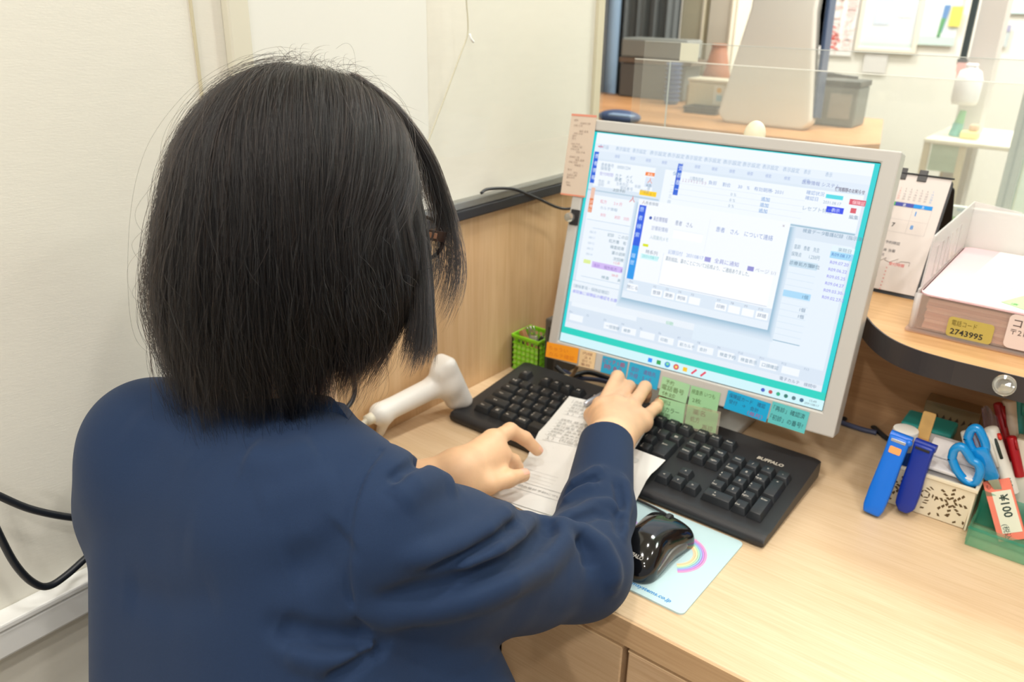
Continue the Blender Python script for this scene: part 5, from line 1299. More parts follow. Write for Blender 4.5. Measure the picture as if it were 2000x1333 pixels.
dk = thing('dark_tray', 'dark flat tray under the cream carton', 'tray', PY(1380, 240, 2.02))
a, b = PY(1335, 232, 2.04), PY(1398, 236, 2.04)
obj('tray_base', *bbox((a[0], 2.035, BZ+.0005), (b[0], 2.09, BZ+.010), .002), mat('tray_dark', (70, 66, 64), 0.5), dk)
obj('tray_rim', *bevel(ringbox(a[0]-.002, 2.033, b[0]+.002, 2.092, a[0]+.003, 2.038, b[0]-.003, 2.087, BZ+.0102, BZ+.018), .001, 1), mat('tray_dark', (70, 66, 64), 0.5), dk)
va = PY(1392, 152, 2.235); vt = PY(1410, 92, 2.235)
vs = thing('terracotta_pot', 'terracotta coloured pot behind the cream carton', 'pot', (va[0], 2.16, BZ))
obj('pot_body', *lathe([(.022, BZ+.001), (.030, BZ+.06), (.040, va[2]), (.034, va[2]+.02), (.020, vt[2])], (va[0]+.01, 2.235, 0), 24), mat('terracotta', (176, 112, 78), 0.6, noise=.15, nscale=20), vs, smooth=True)
obj('pot_rim', *lathe([(.020, vt[2]), (.023, vt[2]+.004), (.018, vt[2]+.008)], (va[0]+.01, 2.235, 0), 24), mat('terracotta', (176, 112, 78), 0.6), vs, smooth=True)
ca_, cb2 = PY(1284, 122, 2.15), PY(1322, 232, 2.15)
for i in range(9):
    h_ = (ca_[2]-BZ-.002)/9
    cx0 = (ca_[0]+cb2[0])/2
    c = thing('blue_cup', 'blue cup, %s of the stack seen through the partition' % ('lowest', 'second from the bottom', 'third from the bottom', 'fourth from the bottom', 'middle one', 'fourth from the top', 'third from the top', 'second from the top', 'topmost')[i], 'cup', (cx0, 2.18, BZ+.001+h_*i), group='stack of blue cups')
    obj('cup_wall', *lathe([(.017, BZ+.0012+h_*i), (.0235, BZ+.0012+h_*(i+.96))], (cx0, 2.18, 0), 18), mat('cup_blue', (92, 120, 170), 0.5), c, smooth=True, auto=.7)
    obj('cup_rim', *lathe([(.0240, BZ+.001+h_*(i+.80)), (.0245, BZ+.001+h_*(i+.97))], (cx0, 2.18, 0), 18, False), mat('cup_blue2', (120, 146, 190), 0.4), c, smooth=True)
# dark grey box and shelf behind the cups
gs = thing('grey_cabinet', 'dark grey box with a brown band left of the blue cups', 'box', (-1.25, 2.25, BZ))
a, b = PY(1213, 118, 2.25), PY(1340, 118, 2.25)
obj('box_body', *bbox((a[0], 2.25, BZ+.001), (b[0], 2.35, a[2]-.006), .003), mat('cab_grey', (104, 106, 104), 0.5), gs)
obj('brown_band', *box((a[0]-.003, 2.245, a[2]-.004), (b[0]+.02, 2.36, a[2]+.010)), mat('cab_brown', (122, 108, 94), 0.6), gs)
obj('pale_top', *bbox((a[0]-.003, 2.25, a[2]+.0105), (b[0], 2.35, a[2]+.065), .006), mat('cab_pale', (146, 150, 144), 0.5), gs)
bp = thing('blue_pouch', 'dark blue pouch lying at the left end of the rear counter', 'pouch', (-1.2, 1.93, BZ))
obj('pouch_body', *surfnet(f_ell(PZ(1210, 228, BZ+.012), (.055, .04, .016)), PZ(1210, 228, BZ+.012)-[.07, .06, .03], PZ(1210, 228, BZ+.012)+[.07, .06, .03], .004), mat('pouch_blue', (72, 92, 130), 0.6), bp, smooth=True)
obj('pouch_flap', *bbox(PZ(1214, 226, BZ+.026)-[.03, .012, .002], PZ(1214, 226, BZ+.026)+[.03, .012, .003], .002), mat('pouch_light', (150, 176, 206), 0.5), bp)

# far wall: posters and notices (each a thin sheet with its print)
YF = 3.985
def poster(name, label, pa, pb, col, draw=None, Y=YF, frm=None):
    a, b = PY(*pa, Y), PY(*pb, Y); x0, x1 = min(a[0], b[0]), max(a[0], b[0]); z0, z1 = min(a[2], b[2]), max(a[2], b[2])
    t = thing(name, label, 'poster', ((x0+x1)/2, Y, z0))
    obj('sheet', *box((x0, Y, z0), (x1, Y+.003, z1)), mat('poster_%d_%d_%d' % col, col, 0.6), t)
    if frm: obj('frame', *xf(bevel(ringbox(x0-.02, z0-.02, x1+.02, z1+.02, x0, z0, x1, z1, -.004, .012), .003, 1), frame((0, Y, 0), (1, 0, 0), (0, 0, 1), (0, -1, 0))), mat('frame_col', frm, 0.5), t)
    if draw:
        P = Print(); draw(P, x0, z0, x1-x0, z1-z0)
        P.make('print', vcol_mat('ink_print', 0, 0.7), frame((0, Y-.002, 0), (1, 0, 0), (0, 0, 1), (0, -1, 0)), t)
    return t
RED = (232, 92, 80)
def d1(P, x, z, w, h):
    for k in range(3): P.disc(x+w*.24, z+h*(.22+.30*k)+.02, .022, RED, 0); P.text('診療案内', x+w*.36, z+h*(.20+.30*k)+.01, .045, (236, 190, 170), 0, fit=w*.3)
    P.rect(x+w*.08, z, x+w*.10, z+h, (232, 232, 190), 0)
def d2(P, x, z, w, h):
    for k in range(7): P.text('受付はこちら'[k % 6], x+w*.25, z+h*(1-.13*(k+1)), .075, RED if k in (0, 5, 6) else (246, 222, 214), 0); P.text('窓口番号札を'[k % 6], x+w*.68, z+h*(1-.13*(k+1)), .055, (246, 214, 208), 0)
    P.rect(x+w*.55, z+h*.02, x+w*.57, z+h, (240, 196, 188), 0)
poster('red_dot_notice', 'white notice with red dots right of the white terminal', (1562, -40), (1610, 90), (246, 246, 240), d1)
poster('red_text_notice', 'narrow white notice with red vertical lettering', (1612, -40), (1662, 110), (247, 246, 242), d2)
poster('pale_blue_poster', 'large pale blue poster on the far wall in a cream frame', (1704, -60), (1780, 96), (226, 234, 236), lambda P, x, z, w, h: (P.rect(x+w*.2, z+h*.3, x+w*.5, z+h, (214, 226, 236), 0), P.rect(x+w*.65, z+h*.4, x+w*.9, z+h*.95, (236, 242, 248), 0), P.rect(x, z, x+w, z+h*.06, (208, 222, 216), .001)), frm=(232, 228, 212))
poster('grey_square_notice', 'small grey square notice below the pale blue poster', (1690, 104), (1728, 144), (224, 222, 218))
poster('child_poster', 'white poster with blue and green figure next to the dark bar', (1816, -40), (1862, 90), (232, 240, 240), lambda P, x, z, w, h: (P.poly([(x+w*.55, z+h*.62), (x+w*.72, z+h*.62), (x+w*.62, z+h*.2), (x+w*.52, z+h*.2)], (110, 150, 200), 0), P.poly([(x+w*.53, z+h*.42), (x+w*.66, z+h*.42), (x+w*.58, z+h*.12), (x+w*.5, z+h*.12)], (110, 170, 120), .001), P.rect(x, z, x+w, z+h*.14, (206, 228, 220), .001)))
poster('yellow_round_notice', 'yellow round notice at the edge of the far wall', (1860, 12), (1874, 52), (242, 226, 110), Y=3.975)
poster('blue_corner_notice', 'pale notices at the upper right far wall', (1958, -30), (2040, 28), (206, 232, 236))
poster('violet_notice', 'grey violet notice at the right far wall', (1946, 48), (1966, 92), (196, 206, 206), lambda P, x, z, w, h: P.rect(x, z+h*.7, x+w, z+h, (170, 170, 196), 0))
t = thing('dark_bar', 'dark upright metal bar of the doorway at the upper right', 'bar', PY(1880, 115, 2.6))
xb_ = PY(1892, 60, 2.6)[0]
obj('bar', *bbox((xb_-.008, 2.6, PY(1880, 115, 2.6)[2]), (xb_+.008, 2.616, 1.88), .002), mat('bar_dark', (60, 72, 74), 0.4), t)
obj('end_cap', *bbox((xb_-.012, 2.597, PY(1880, 118, 2.6)[2]-.012), (xb_+.012, 2.619, PY(1880, 115, 2.6)[2]), .002), mat('bar_dark2', (80, 84, 88), 0.4), t)
struct('trim_7', *box((xb_+.012, 2.62, FLOOR), (xb_+.075, 2.70, 1.88)), mat('pillar_grey', (214, 208, 202), 0.6), label='pale grey pillar right of the dark bar')
# dispenser bottle and washing corner at the right
YW = 2.55
bt = thing('white_dispenser', 'white dispenser bottle under a pink tag at the far right', 'bottle', PY(1890, 205, YW))
bc = PY(1888, 178, YW)
zb0 = PY(1888, 204, YW)[2]
obj('bottle_body', *lathe([(.030, zb0), (.034, zb0+.012), (.034, zb0+.062), (.026, zb0+.085), (.015, zb0+.092), (.015, zb0+.095)], (bc[0], YW, 0), 24), mat('bottle_white', (246, 244, 246), 0.4), bt, smooth=True)
obj('bottle_neck', *bbox((bc[0]-.014, YW-.014, zb0+.0955), (bc[0]+.014, YW+.014, zb0+.104), .003), mat('bottle_white', (246, 244, 246), 0.4), bt)
pt_ = thing('pink_tag', 'pink tag above the white dispenser bottle', 'tag', PY(1885, 145, YW+.02))
a, b = PY(1870, 122, YW+.045), PY(1902, 142, YW+.045)
obj('tag_sheet', *box((a[0], YW+.045, b[2]), (b[0], YW+.048, a[2])), mat('tag_pink', (244, 190, 186), 0.6), pt_)
obj('tag_stem', *box((a[0]+.004, YW+.046, b[2]-.06), (a[0]+.012, YW+.048, b[2])), mat('tag_red', (236, 150, 140), 0.6), pt_)
tbl = thing('side_table', 'pale side table with green front at the far right', 'table', PY(1880, 300, YW))
za_ = PY(1880, 213, YW)[2]
a, b = PY(1822, 262, YW), PY(1905, 262, YW)
obj('table_top', *bbox((a[0], YW-.10, a[2]-.012), (b[0]+.12, YW+.25, a[2]), .003), mat('table_cream', (234, 228, 206), 0.5), tbl)
obj('green_front', *box((a[0]+.02, YW-.085, a[2]-.085), (b[0]-.015, YW-.080, a[2]-.014)), mat('table_green', (186, 206, 182), 0.6), tbl)
for x in (a[0]+.008, b[0]-.008): obj('table_leg', *box((x-.008, YW-.09, FLOOR+.001), (x+.008, YW-.074, a[2]-.0125)), mat('table_leg_tan', (222, 210, 178), 0.5), tbl)
for x in (a[0]+.008, b[0]+.10): obj('table_leg', *box((x-.008, YW+.22, FLOOR+.001), (x+.008, YW+.236, a[2]-.0125)), mat('table_leg_tan', (222, 210, 178), 0.5), tbl)
st = thing('spray_bottle', 'green and teal spray bottle on the pale side table', 'bottle', PY(1870, 258, YW))
s0, s1 = PY(1866, 256, YW), PY(1882, 216, YW)
s0[2] = a[2]+.002
obj('spray_body', *tube([s0, s0+(s1-s0)*.5], [.016, .013], 14), mat('spray_teal', (120, 190, 180), 0.4), st, smooth=True, auto=.8)
obj('spray_head', *tube([s0+(s1-s0)*.51, s1], [.012, .008], 14), mat('spray_green', (140, 200, 150), 0.4), st, smooth=True, auto=.8)
yb = thing('yellow_sponge', 'pale yellow sponge next to the spray bottle', 'sponge', PY(1895, 262, YW))
a2 = PY(1896, 256, YW-.02)
obj('sponge_body', *bbox((a2[0]-.022, YW-.04, a[2]+.0005), (a2[0]+.022, YW, a[2]+.020), .005), mat('sponge_yellow', (246, 232, 160), 0.8), yb)
obj('sponge_pad', *bbox((a2[0]-.005, YW-.03, a[2]+.0205), (a2[0]+.018, YW-.005, a[2]+.038), .005), mat('sponge_orange', (226, 190, 160), 0.8), yb)
# glass door frame at the far right, white light box behind it
gd_ = thing('door_post', 'slanting grey aluminium door post at the right edge', 'post', PY(1960, 420, 1.9))
xg = PY(1962, 380, 1.9)[0]
obj('post', *bbox((xg-.012, 1.9, FLOOR+.001), (xg+.014, 1.95, 1.88), .002), mat('post_grey', (176, 186, 180), 0.4), gd_)
obj('post_groove', *box((xg-.001, 1.897, FLOOR+.001), (xg+.003, 1.8999, 1.88)), mat('post_groove_grey', (150, 164, 160), 0.4), gd_)
struct('window_1', *box((xg+.014, 1.92, FLOOR), (.9, 1.925, 1.88)), clear('door_glass', (232, 242, 238), 0.03, 0.02), label='clear glass pane right of the door post')
bd = thing('notice_board', 'low white board with blue and green pictures behind the letter tray', 'board', PY(1860, 460, 1.6))
a, b = PY(1830, 398, 1.65), PY(1930, 470, 1.65)
obj('board', *box((a[0]-.02, 1.65, FLOOR+.001), (b[0]+.06, 1.665, a[2])), mat('board_white', (232, 240, 234), 0.6), bd)
P = Print(); P.rect(a[0]+.002, a[2]-.060, a[0]+.014, a[2]-.016, (186, 206, 226), 0); P.rect(a[0]+.026, a[2]-.040, a[0]+.044, a[2]-.018, (160, 206, 150), 0); P.disc(a[0]+.050, a[2]-.02, .006, (236, 190, 190), 0)
P.text('お知らせ　健康診断のご案内', a[0], a[2]-.007, .006, (150, 190, 220), 0, fit=.09)
P.make('pictures', vcol_mat('ink_print', 0, 0.7), frame((0, 1.648, 0), (1, 0, 0), (0, 0, 1), (0, -1, 0)), bd)
# ================================================================ the seated person
per = thing('person', 'seated person with black bob hair and navy jacket, seen from behind, typing', 'person', (-.47, .30, FLOOR))
M_skin = mat('skin', (230, 186, 146), 0.5, sss=0.14, noise=.05, nscale=60, bump=.12, bscale=700)
M_jk = mat('navy_cloth', (22, 42, 71), 0.8, spec=.25, bump=.25, bscale=2600, noise=.06, nscale=900, sheen=.06)
def J(px, py, t, r): return PD(px, py, t), r*t/FPX
def cone(a, b, k):
    (pa, ra), (pb, rb) = a, b
    return (f_cone(pa, pb, ra, rb), k)
# --- joints of the right arm and the torso measured along the viewing rays
RSH, RUA, RUM, RUB, REL, RFA, RCF = J(750, 1042, .625, 136), J(878, 1098, .668, 142), J(955, 1120, .705, 120), J(1020, 1122, .735, 106), J(1132, 1108, .785, 94), J(1166, 1000, .865, 71), J(1184, 868, .955, 53)
LSH, LUA = J(300, 868, .70, 112), J(285, 985, .735, 108)
LEL = (np.array([-.668, .485, .035]), .046); LCF = (PZ(826, 956, .040), .029)
jack = [
    (f_cone(*[PD(430, 960, .68), PD(470, 1420, .69)], 150*.68/FPX, 165*.69/FPX), 0),
    cone(J(320, 985, .70, 132), J(345, 1420, .71, 152), .05),
    cone(J(610, 1020, .655, 150), J(700, 1420, .66, 195), .05),
    cone(J(560, 1000, .66, 170), J(560, 1420, .67, 190), .06),
    cone(J(842, 1282, .69, 132), J(864, 1460, .69, 190), .03),
    cone(LSH, J(515, 862, .712, 110), .05),
    cone(J(515, 866, .712, 104), J(735, 968, .635, 84), .04),
    cone(J(400, 960, .765, 95), J(470, 1400, .80, 150), .06), cone(J(600, 1000, .745, 95), J(640, 1400, .79, 150), .06), cone(J(400, 905, .755, 75), J(650, 960, .71, 75), .05),
    cone(RSH, RUA, .03), cone(RUA, RUM, .012), cone(RUM, RUB, .012), cone(RUB, REL, .014), cone(REL, RFA, .022), cone(RFA, RCF, .015),
    cone(LSH, LUA, .03), cone(LUA, LEL, .03), cone(LEL, LCF, .02),
    cone(J(545, 785, .718, 86), J(560, 840, .712, 104), .03),
]
base_j = union(jack)
def march(px, py, f, t0=.4, t1=1.2):
    d = ray(px, py); t = t0
    for _ in range(80):
        v = float(f((CC+d*t)[None])[0]); t += v*.8
        if abs(v) < 2e-4 or t > t1: break
    return CC+d*t
def polyd(pts, f):
    """points on the cloth along a line drawn over it"""
    q = [march(x, y, f) for x, y in pts]
    return np.array([p for p in q])
def seg_dist(P, L):
    best = np.full(len(P), 1e9); tt = np.zeros(len(P)); tot = len(L)-1
    for i in range(tot):
        a, b = L[i], L[i+1]; ba = b-a; h = np.clip(((P-a)@ba)/max(ba@ba, 1e-12), 0, 1)
        d = np.linalg.norm(P-a-h[:, None]*ba, axis=1); s = d < best
        best = np.where(s, d, best); tt = np.where(s, (i+h)/tot, tt)
    return best, tt
FOLDS = [   # line over the cloth (pixels), height (m, + = ridge), half width (m)
    ([(768, 866), (738, 888), (709, 932), (689, 984), (677, 1048), (675, 1100), (681, 1152), (697, 1200), (722, 1246), (754, 1258)], -.0025, .0030),
    ([(752, 880), (722, 930), (703, 984), (692, 1048), (690, 1100), (697, 1152), (712, 1200)], .0014, .006),
    ([(762, 948), (784, 926), (814, 908), (838, 906), (852, 912)], -.0042, .0055),
    ([(775, 915), (810, 885), (850, 885), (880, 905)], .0045, .010),
    ([(770, 985), (810, 950), (850, 935), (882, 950)], .0040, .011),
    ([(800, 1092), (850, 1082), (896, 1064), (952, 1036), (984, 1010), (990, 992)], .0060, .0085),
    ([(830, 1112), (890, 1092), (945, 1064), (985, 1036), (1003, 1018)], -.0055, .0065),
    ([(880, 1112), (930, 1096), (975, 1074), (1015, 1046), (1030, 1020), (1020, 1002)], .0055, .0075),
    ([(920, 1128), (985, 1104), (1040, 1070), (1078, 1035)], -.0048, .0065),
    ([(700, 1190), (760, 1200), (840, 1192), (920, 1172), (1000, 1140), (1064, 1102), (1098, 1058), (1094, 1028), (1072, 1016)], .0065, .0100),
    ([(760, 1165), (850, 1150), (930, 1122), (1010, 1086), (1066, 1044), (1080, 1022)], -.0060, .0085),
    ([(1090, 1030), (1136, 1038), (1176, 1068), (1196, 1110), (1198, 1150)], .0060, .0080),
    ([(1150, 1050), (1182, 1080), (1192, 1115)], -.0022, .0050),
    ([(1122, 1048), (1145, 1075), (1150, 1110)], -.0035, .007),
    ([(1096, 1012), (1130, 1000), (1160, 985), (1190, 985), (1215, 1010)], .0050, .0060),
    ([(1100, 1028), (1135, 1014), (1165, 1004), (1195, 1010)], -.0040, .0050),
    ([(1100, 985), (1130, 962), (1160, 950)], .0040, .0060),
    ([(1112, 950), (1145, 930), (1175, 915)], .0038, .0060),
    ([(1105, 968), (1140, 945), (1170, 932)], -.0034, .0045),
    ([(1220, 935), (1226, 985), (1218, 1050)], .0034, .0060),
    ([(1205, 940), (1212, 985), (1206, 1040)], -.0032, .0050),
    ([(540, 1225), (600, 1246), (660, 1254), (725, 1250)], -.0060, .0090),
    ([(560, 1265), (620, 1285), (690, 1275), (745, 1262)], .0045, .0100),
    ([(640, 1333), (690, 1300), (750, 1262)], -.0050, .0060),
    ([(500, 985), (580, 955), (660, 935)], .0022, .014),
    ([(480, 890), (540, 905), (620, 880)], .0026, .014),
    ([(250, 820), (330, 850), (400, 905)], .0020, .014),
    ([(560, 1120), (630, 1090), (676, 1040)], -.0026, .014),
    ([(240, 1150), (330, 1180), (430, 1165)], -.0022, .016),
    ([(360, 1050), (460, 1075), (560, 1040)], .0016, .02),
]
FL = [(polyd(p, base_j), h, w) for p, h, w in FOLDS]
cdir = unit(RCF[0]-RFA[0]); cuff_o = RCF[0]
ldir = unit(LCF[0]-LEL[0])
NKB, NKT = PD(545, 800, .712), PD(580, 690, .70)
def f_jack(P):
    d = base_j(P)
    near = np.abs(d) < .02
    if near.any():
        Q = P[near]; a = np.zeros(len(Q))
        for L, h, w in FL:
            lo = L.min(0)-3*w; hi = L.max(0)+3*w
            m = ((Q > lo) & (Q < hi)).all(1)
            if not m.any(): continue
            s, t = seg_dist(Q[m], L)
            a[m] += (1.4 if abs(h) < .0026 else 2.2 if h == -.0042 else 2.9)*h*np.exp(-(s/w)**2)*np.clip(np.minimum(t, 1-t)*6+.25, 0, 1)
        d = d.copy(); d[near] -= a
    # cuffs: cut square and hollowed so that the cloth ends in an edge round the wrist
    for o, dr, r in ((cuff_o, cdir, RCF[1]), (LCF[0], ldir, LCF[1])):
        ax = (P-o)@dr; m = np.linalg.norm(P-o, axis=1) < .12
        cut = np.where(m, ax-.006, -1); d = smax(d, cut, .005)
        rad = np.linalg.norm(P-o-ax[:, None]*dr, axis=1)-(r-.0052)
        hole = np.maximum(rad, -(ax+.028)); d = np.where(m, np.maximum(d, -hole), d)
    # neck opening
    nd = unit(NKT-NKB); ax = (P-NKB)@nd; rad = np.linalg.norm(P-NKB-ax[:, None]*nd, axis=1)-.050
    d = smax(d, -np.maximum(rad, -(ax-.004)), .003)
    return d
lo_ = np.minimum.reduce([p[0] for p in (LSH, LUA, LEL, RSH, REL, RCF)])-.12; hi_ = np.maximum.reduce([p[0] for p in (LSH, RSH, REL, RCF, LEL)])+.12
lo_[2] = -.215; hi_[2] = .36
Vj, Fj = surfnet(lambda P: np.maximum(f_jack(P), -.205-P[:, 2]), lo_, hi_, .0026)
jo = qobj('jacket', Vj, Fj, M_jk, per, label='navy tailored jacket with long sleeves')
# collar: a standing band round the neck with its front edge at the right
cpts = []
nd = unit(NKT-NKB)
tcol = [march(x, y, f_jack) for x, y in ((400, 770), (470, 800), (560, 812), (630, 806), (668, 812), (692, 842))]
tops = [PD(400, 745, .685), PD(470, 762, .67), PD(560, 770, .66), PD(628, 772, .66), PD(656, 784, .66), PD(688, 838, .662)]
cb_l = spline(tcol, 6); ct_l = spline(tops, 6); nC = len(cb_l)
Vc = []; Fc = []
for i in range(nC):
    inw = unit(NKB-cb_l[i])*.004
    for p in (cb_l[i]-[0, 0, .006], ct_l[i]*.45+cb_l[i]*.55-inw*.5, ct_l[i], ct_l[i]+inw, cb_l[i]+inw*1.5): Vc.append(p)
for i in range(nC-1):
    for j in range(4): Fc.append((5*i+j, 5*i+j+1, 5*i+6+j, 5*i+5+j))
obj('collar', Vc, Fc, M_jk, per, smooth=True)

# --- body: head, neck, trunk, arms and both hands in one surface
Hc = PD(598, 400, .668)
HF = unit((.10, .93, -.30)); HR = unit(np.cross(HF, (0, 0, 1.0))); HU = np.cross(HR, HF)
def H(f, r, u): return Hc+HF*f+HR*r+HU*u
HA = np.stack([HR, HF, HU])
head = [
    (f_ell(H(-.006, 0, .004), (.070, .088, .094), HA), 0),
    (f_ell(H(.030, 0, -.055), (.056, .060, .062), HA), .03),
    (f_cone(H(.062, 0, -.098), H(.055, 0, -.095), .018, .018), .03),
    (f_cone(H(.086, 0, -.008), H(.106, 0, -.038), .006, .0095), .012),
    (f_ell(H(.088, 0, -.066), (.020, .008, .008), HA), .008),
    (f_cone(H(.083, -.040, .016), H(.083, .040, .016), .006, .006), .015),
    (f_ell(H(-.004, .071, -.020), (.008, .018, .028), HA), .006),
    (f_ell(H(-.004, -.071, -.020), (.008, .018, .028), HA), .006),
    (f_cone(H(-.022, 0, -.06), NKB-[0, 0, .03], .047, .050), .025),
]
# right hand: wrist, palm, fingers (typing)
Wr = PD(1190, 864, .958)
mcp = [PZ(1176, 797, .074), PZ(1203, 789, .078), PZ(1233, 797, .076), PZ(1256, 818, .067)]
pip = [PZ(1206, 737, .075), PZ(1229, 756, .064), PZ(1260, 757, .071), PZ(1281, 797, .060)]
def finger(m, p, r0, drop, reach):
    d = p-m; h = unit([d[0], d[1], 0]); dip = p+h*reach+np.array([0, 0, -drop]); tip = dip+h*reach*.45+np.array([0, 0, -drop*.8])
    return [m, p, dip, tip]
fr = [finger(mcp[0], pip[0], .0085, .014, .010), finger(mcp[1], pip[1], .0085, .013, .011), finger(mcp[2], pip[2], .008, .014, .009)]
t4 = PZ(1291, 784, .045)
fr.append([mcp[3], pip[3], pip[3]+(t4-pip[3])*.62, t4+np.array([0, .004, -.004])])
def to_key(t):                      # finger ends stop on the key tops
    z = KZ0+max(0, t[1]-KY)*KZS+.0072; q = t.copy(); q[2] = max(z, min(q[2], .07)); return q
for f_ in fr: f_[3] = to_key(f_[3])
rh = [(f_cone(RFA[0]*.35+RCF[0]*.65, Wr, .026, .0235), 0)]
for i, w_ in enumerate((.0130, .0128, .0122, .0112)):
    rh.append((f_cone(Wr+(mcp[i]-Wr)*.12+(mcp[i]-mcp[1])*.10, mcp[i]-[0, 0, .004], .0175, w_), .016))
rh.append((f_cone(mcp[0]-[0, 0, .008], mcp[3]-[0, 0, .007], .0105, .0095), .012))
fing_r = []
for fl_, r_ in zip(fr, ((.0098, .0088, .0079, .0070), (.0098, .0088, .0079, .0070), (.0094, .0084, .0076, .0067), (.0084, .0075, .0068, .0060))):
    for k in range(3): fing_r.append((fl_, k, r_))
thb = [Wr+(mcp[0]-Wr)*.30-[.002, 0, .010], PZ(1158, 812, .054), PZ(1172, 790, .048), to_key(PZ(1190, 775, .045))]
# left hand holding the paper edge between thumb and fingers
Wl = PZ(890, 926, .056)
lm = [PZ(962, 861, .066), PZ(966, 882, .056), PZ(962, 902, .047), PZ(954, 915, .039)]
lp = [PZ(996, 842, .062), PZ(985, 890, .050), PZ(974, 912, .040), PZ(966, 922, .032)]
ld = [PZ(1025, 857, .048), PZ(1003, 900, .034), PZ(986, 920, .026), PZ(976, 928, .022)]
lt_ = [PZ(1049, 880, .030), PZ(1012, 912, .024), PZ(990, 930, .017), PZ(980, 936, .015)]
fl = [[lm[i], lp[i], ld[i], lt_[i]] for i in range(4)]
lth = [PZ(912, 952, .046), PZ(952, 947, .042), PZ(992, 936, .036), PZ(1022, 929, .031)]
lh = [(f_cone(LEL[0]*.3+LCF[0]*.7, Wl, .0265, .0240), 0)]
for i, w_ in enumerate((.0135, .0135, .0125, .0115)):
    lh.append((f_cone(Wl+(lm[i]-Wl)*.10, lm[i], .0185, w_), .018))
rr_l = ((.0106, .0099, .0086, .0074), (.0095, .0085, .0078, .0070), (.0088, .0080, .0072, .0064), (.0080, .0072, .0066, .0060))
def chain(pts, rad, k=.004):
    g = [(f_cone(pts[i], pts[i+1], rad[i], rad[i+1]), 0 if i == 0 else k) for i in range(len(pts)-1)]
    return union(g)
R_fing = [chain(f_, r_) for f_, r_ in zip(fr, ((.0102, .0090, .0080, .0070), (.0100, .0088, .0078, .0069), (.0096, .0085, .0076, .0067), (.0086, .0077, .0069, .0060)))]
R_th = chain(thb, (.0135, .0110, .0096, .0080), .006)
L_fing = [chain(f_, r_) for f_, r_ in zip(fl, rr_l)]
L_th = chain(lth, (.0150, .0118, .0098, .0082), .006)
rpalm, lpalm = union(rh), union(lh)
# knuckles, tendons of the right hand
tend = [(np.array([Wr+(mcp[i]-Wr)*.35+[0, 0, .016], mcp[i]+[0, 0, .0095]])) for i in range(4)]
def f_hand(P, palm, fingers, thumb, tds=None, center=None):
    d = palm(P)
    for g in fingers: d = smin(d, g(P), .0075)
    d = smin(d, thumb(P), .012)
    if tds is not None:
        for L in tds:
            s, t = seg_dist(P, L); d = d-.0011*np.exp(-(s/.0042)**2)
    return d
trunk = [(f_cone(NKB-[0, 0, .03], PD(510, 1000, .715), .046, .055), 0), (f_cone(PD(510, 1000, .715), PD(540, 1380, .73), .055, .065), .04),
         (f_cone(LSH[0], PD(515, 905, .718), .030, .030), .03), (f_cone(PD(515, 905, .718), RSH[0], .030, .030), .03), (f_cone(RSH[0], RUM[0], .036, .034), .02), (f_cone(RUM[0], REL[0], .032, .030), .015), (f_cone(REL[0], RCF[0], .030, .024), .015),
         (f_cone(LSH[0], LUA[0], .033, .033), .02), (f_cone(LUA[0], LEL[0], .033, .030), .02), (f_cone(LEL[0], LCF[0], .030, .0235), .015)]
f_trunk = union(trunk); f_head = union(head)
rc_, lc_ = np.mean([Wr]+mcp+pip, 0), np.mean([Wl]+lm+lp, 0)
def f_body(P):
    d = smin(f_head(P), f_trunk(P), .02)
    m = np.linalg.norm(P-rc_, axis=1) < .20
    if m.any(): d[m] = smin(d[m], f_hand(P[m], rpalm, R_fing, R_th, tend), .012)
    m = np.linalg.norm(P-lc_, axis=1) < .20
    if m.any(): d[m] = smin(d[m], f_hand(P[m], lpalm, L_fing, L_th), .012)
    return d
blo = np.minimum.reduce([Hc-.16, Wr-.12, Wl-.12, LEL[0]-.09, np.array([-.65, .2, -.24])]); bhi = np.maximum.reduce([Hc+.17, Wr+.2, lt_[0]+.05, REL[0]+.08])
Vb_, Fb_ = surfnet(f_body, blo, bhi, .0021)
qobj('body', Vb_, Fb_, M_skin, per)
# nails
M_nail = mat('nail', (238, 184, 160), 0.28)
def nail(tip, dip, upv, r):
    d_ = unit(tip-dip); n_ = unit(upv-d_*(upv@d_)); s_ = np.cross(d_, n_)
    V = []; F = []
    for j in range(6):
        for i in range(7):
            a = (i-3)/3*.85; q = (j/5-.75)*.011
            V.append(tip+d_*(q+.002)+(n_*math.cos(a)+s_*math.sin(a))*(r+.0004-.0010*(j/5)**3))
    for j in range(5):
        for i in range(6): F.append((j*7+i, j*7+i+1, j*7+i+8, j*7+i+7))
    obj('nail', V, F, M_nail, per, smooth=True)
nail(lth[3], lth[2], np.array([.2, .35, .9]), .0082); nail(lt_[0], ld[0], np.array([.4, .3, .7]), .0072)
nail(fr[3][3], fr[3][2], np.array([.2, .2, 1.0]), .0060); nail(fr[0][3], fr[0][2], np.array([0, 1.0, .4]), .0070); nail(fr[2][3], fr[2][2], np.array([0, 1.0, .4]), .0067); nail(fr[1][3], fr[1][2], np.array([0, 1., .4]), .0069)
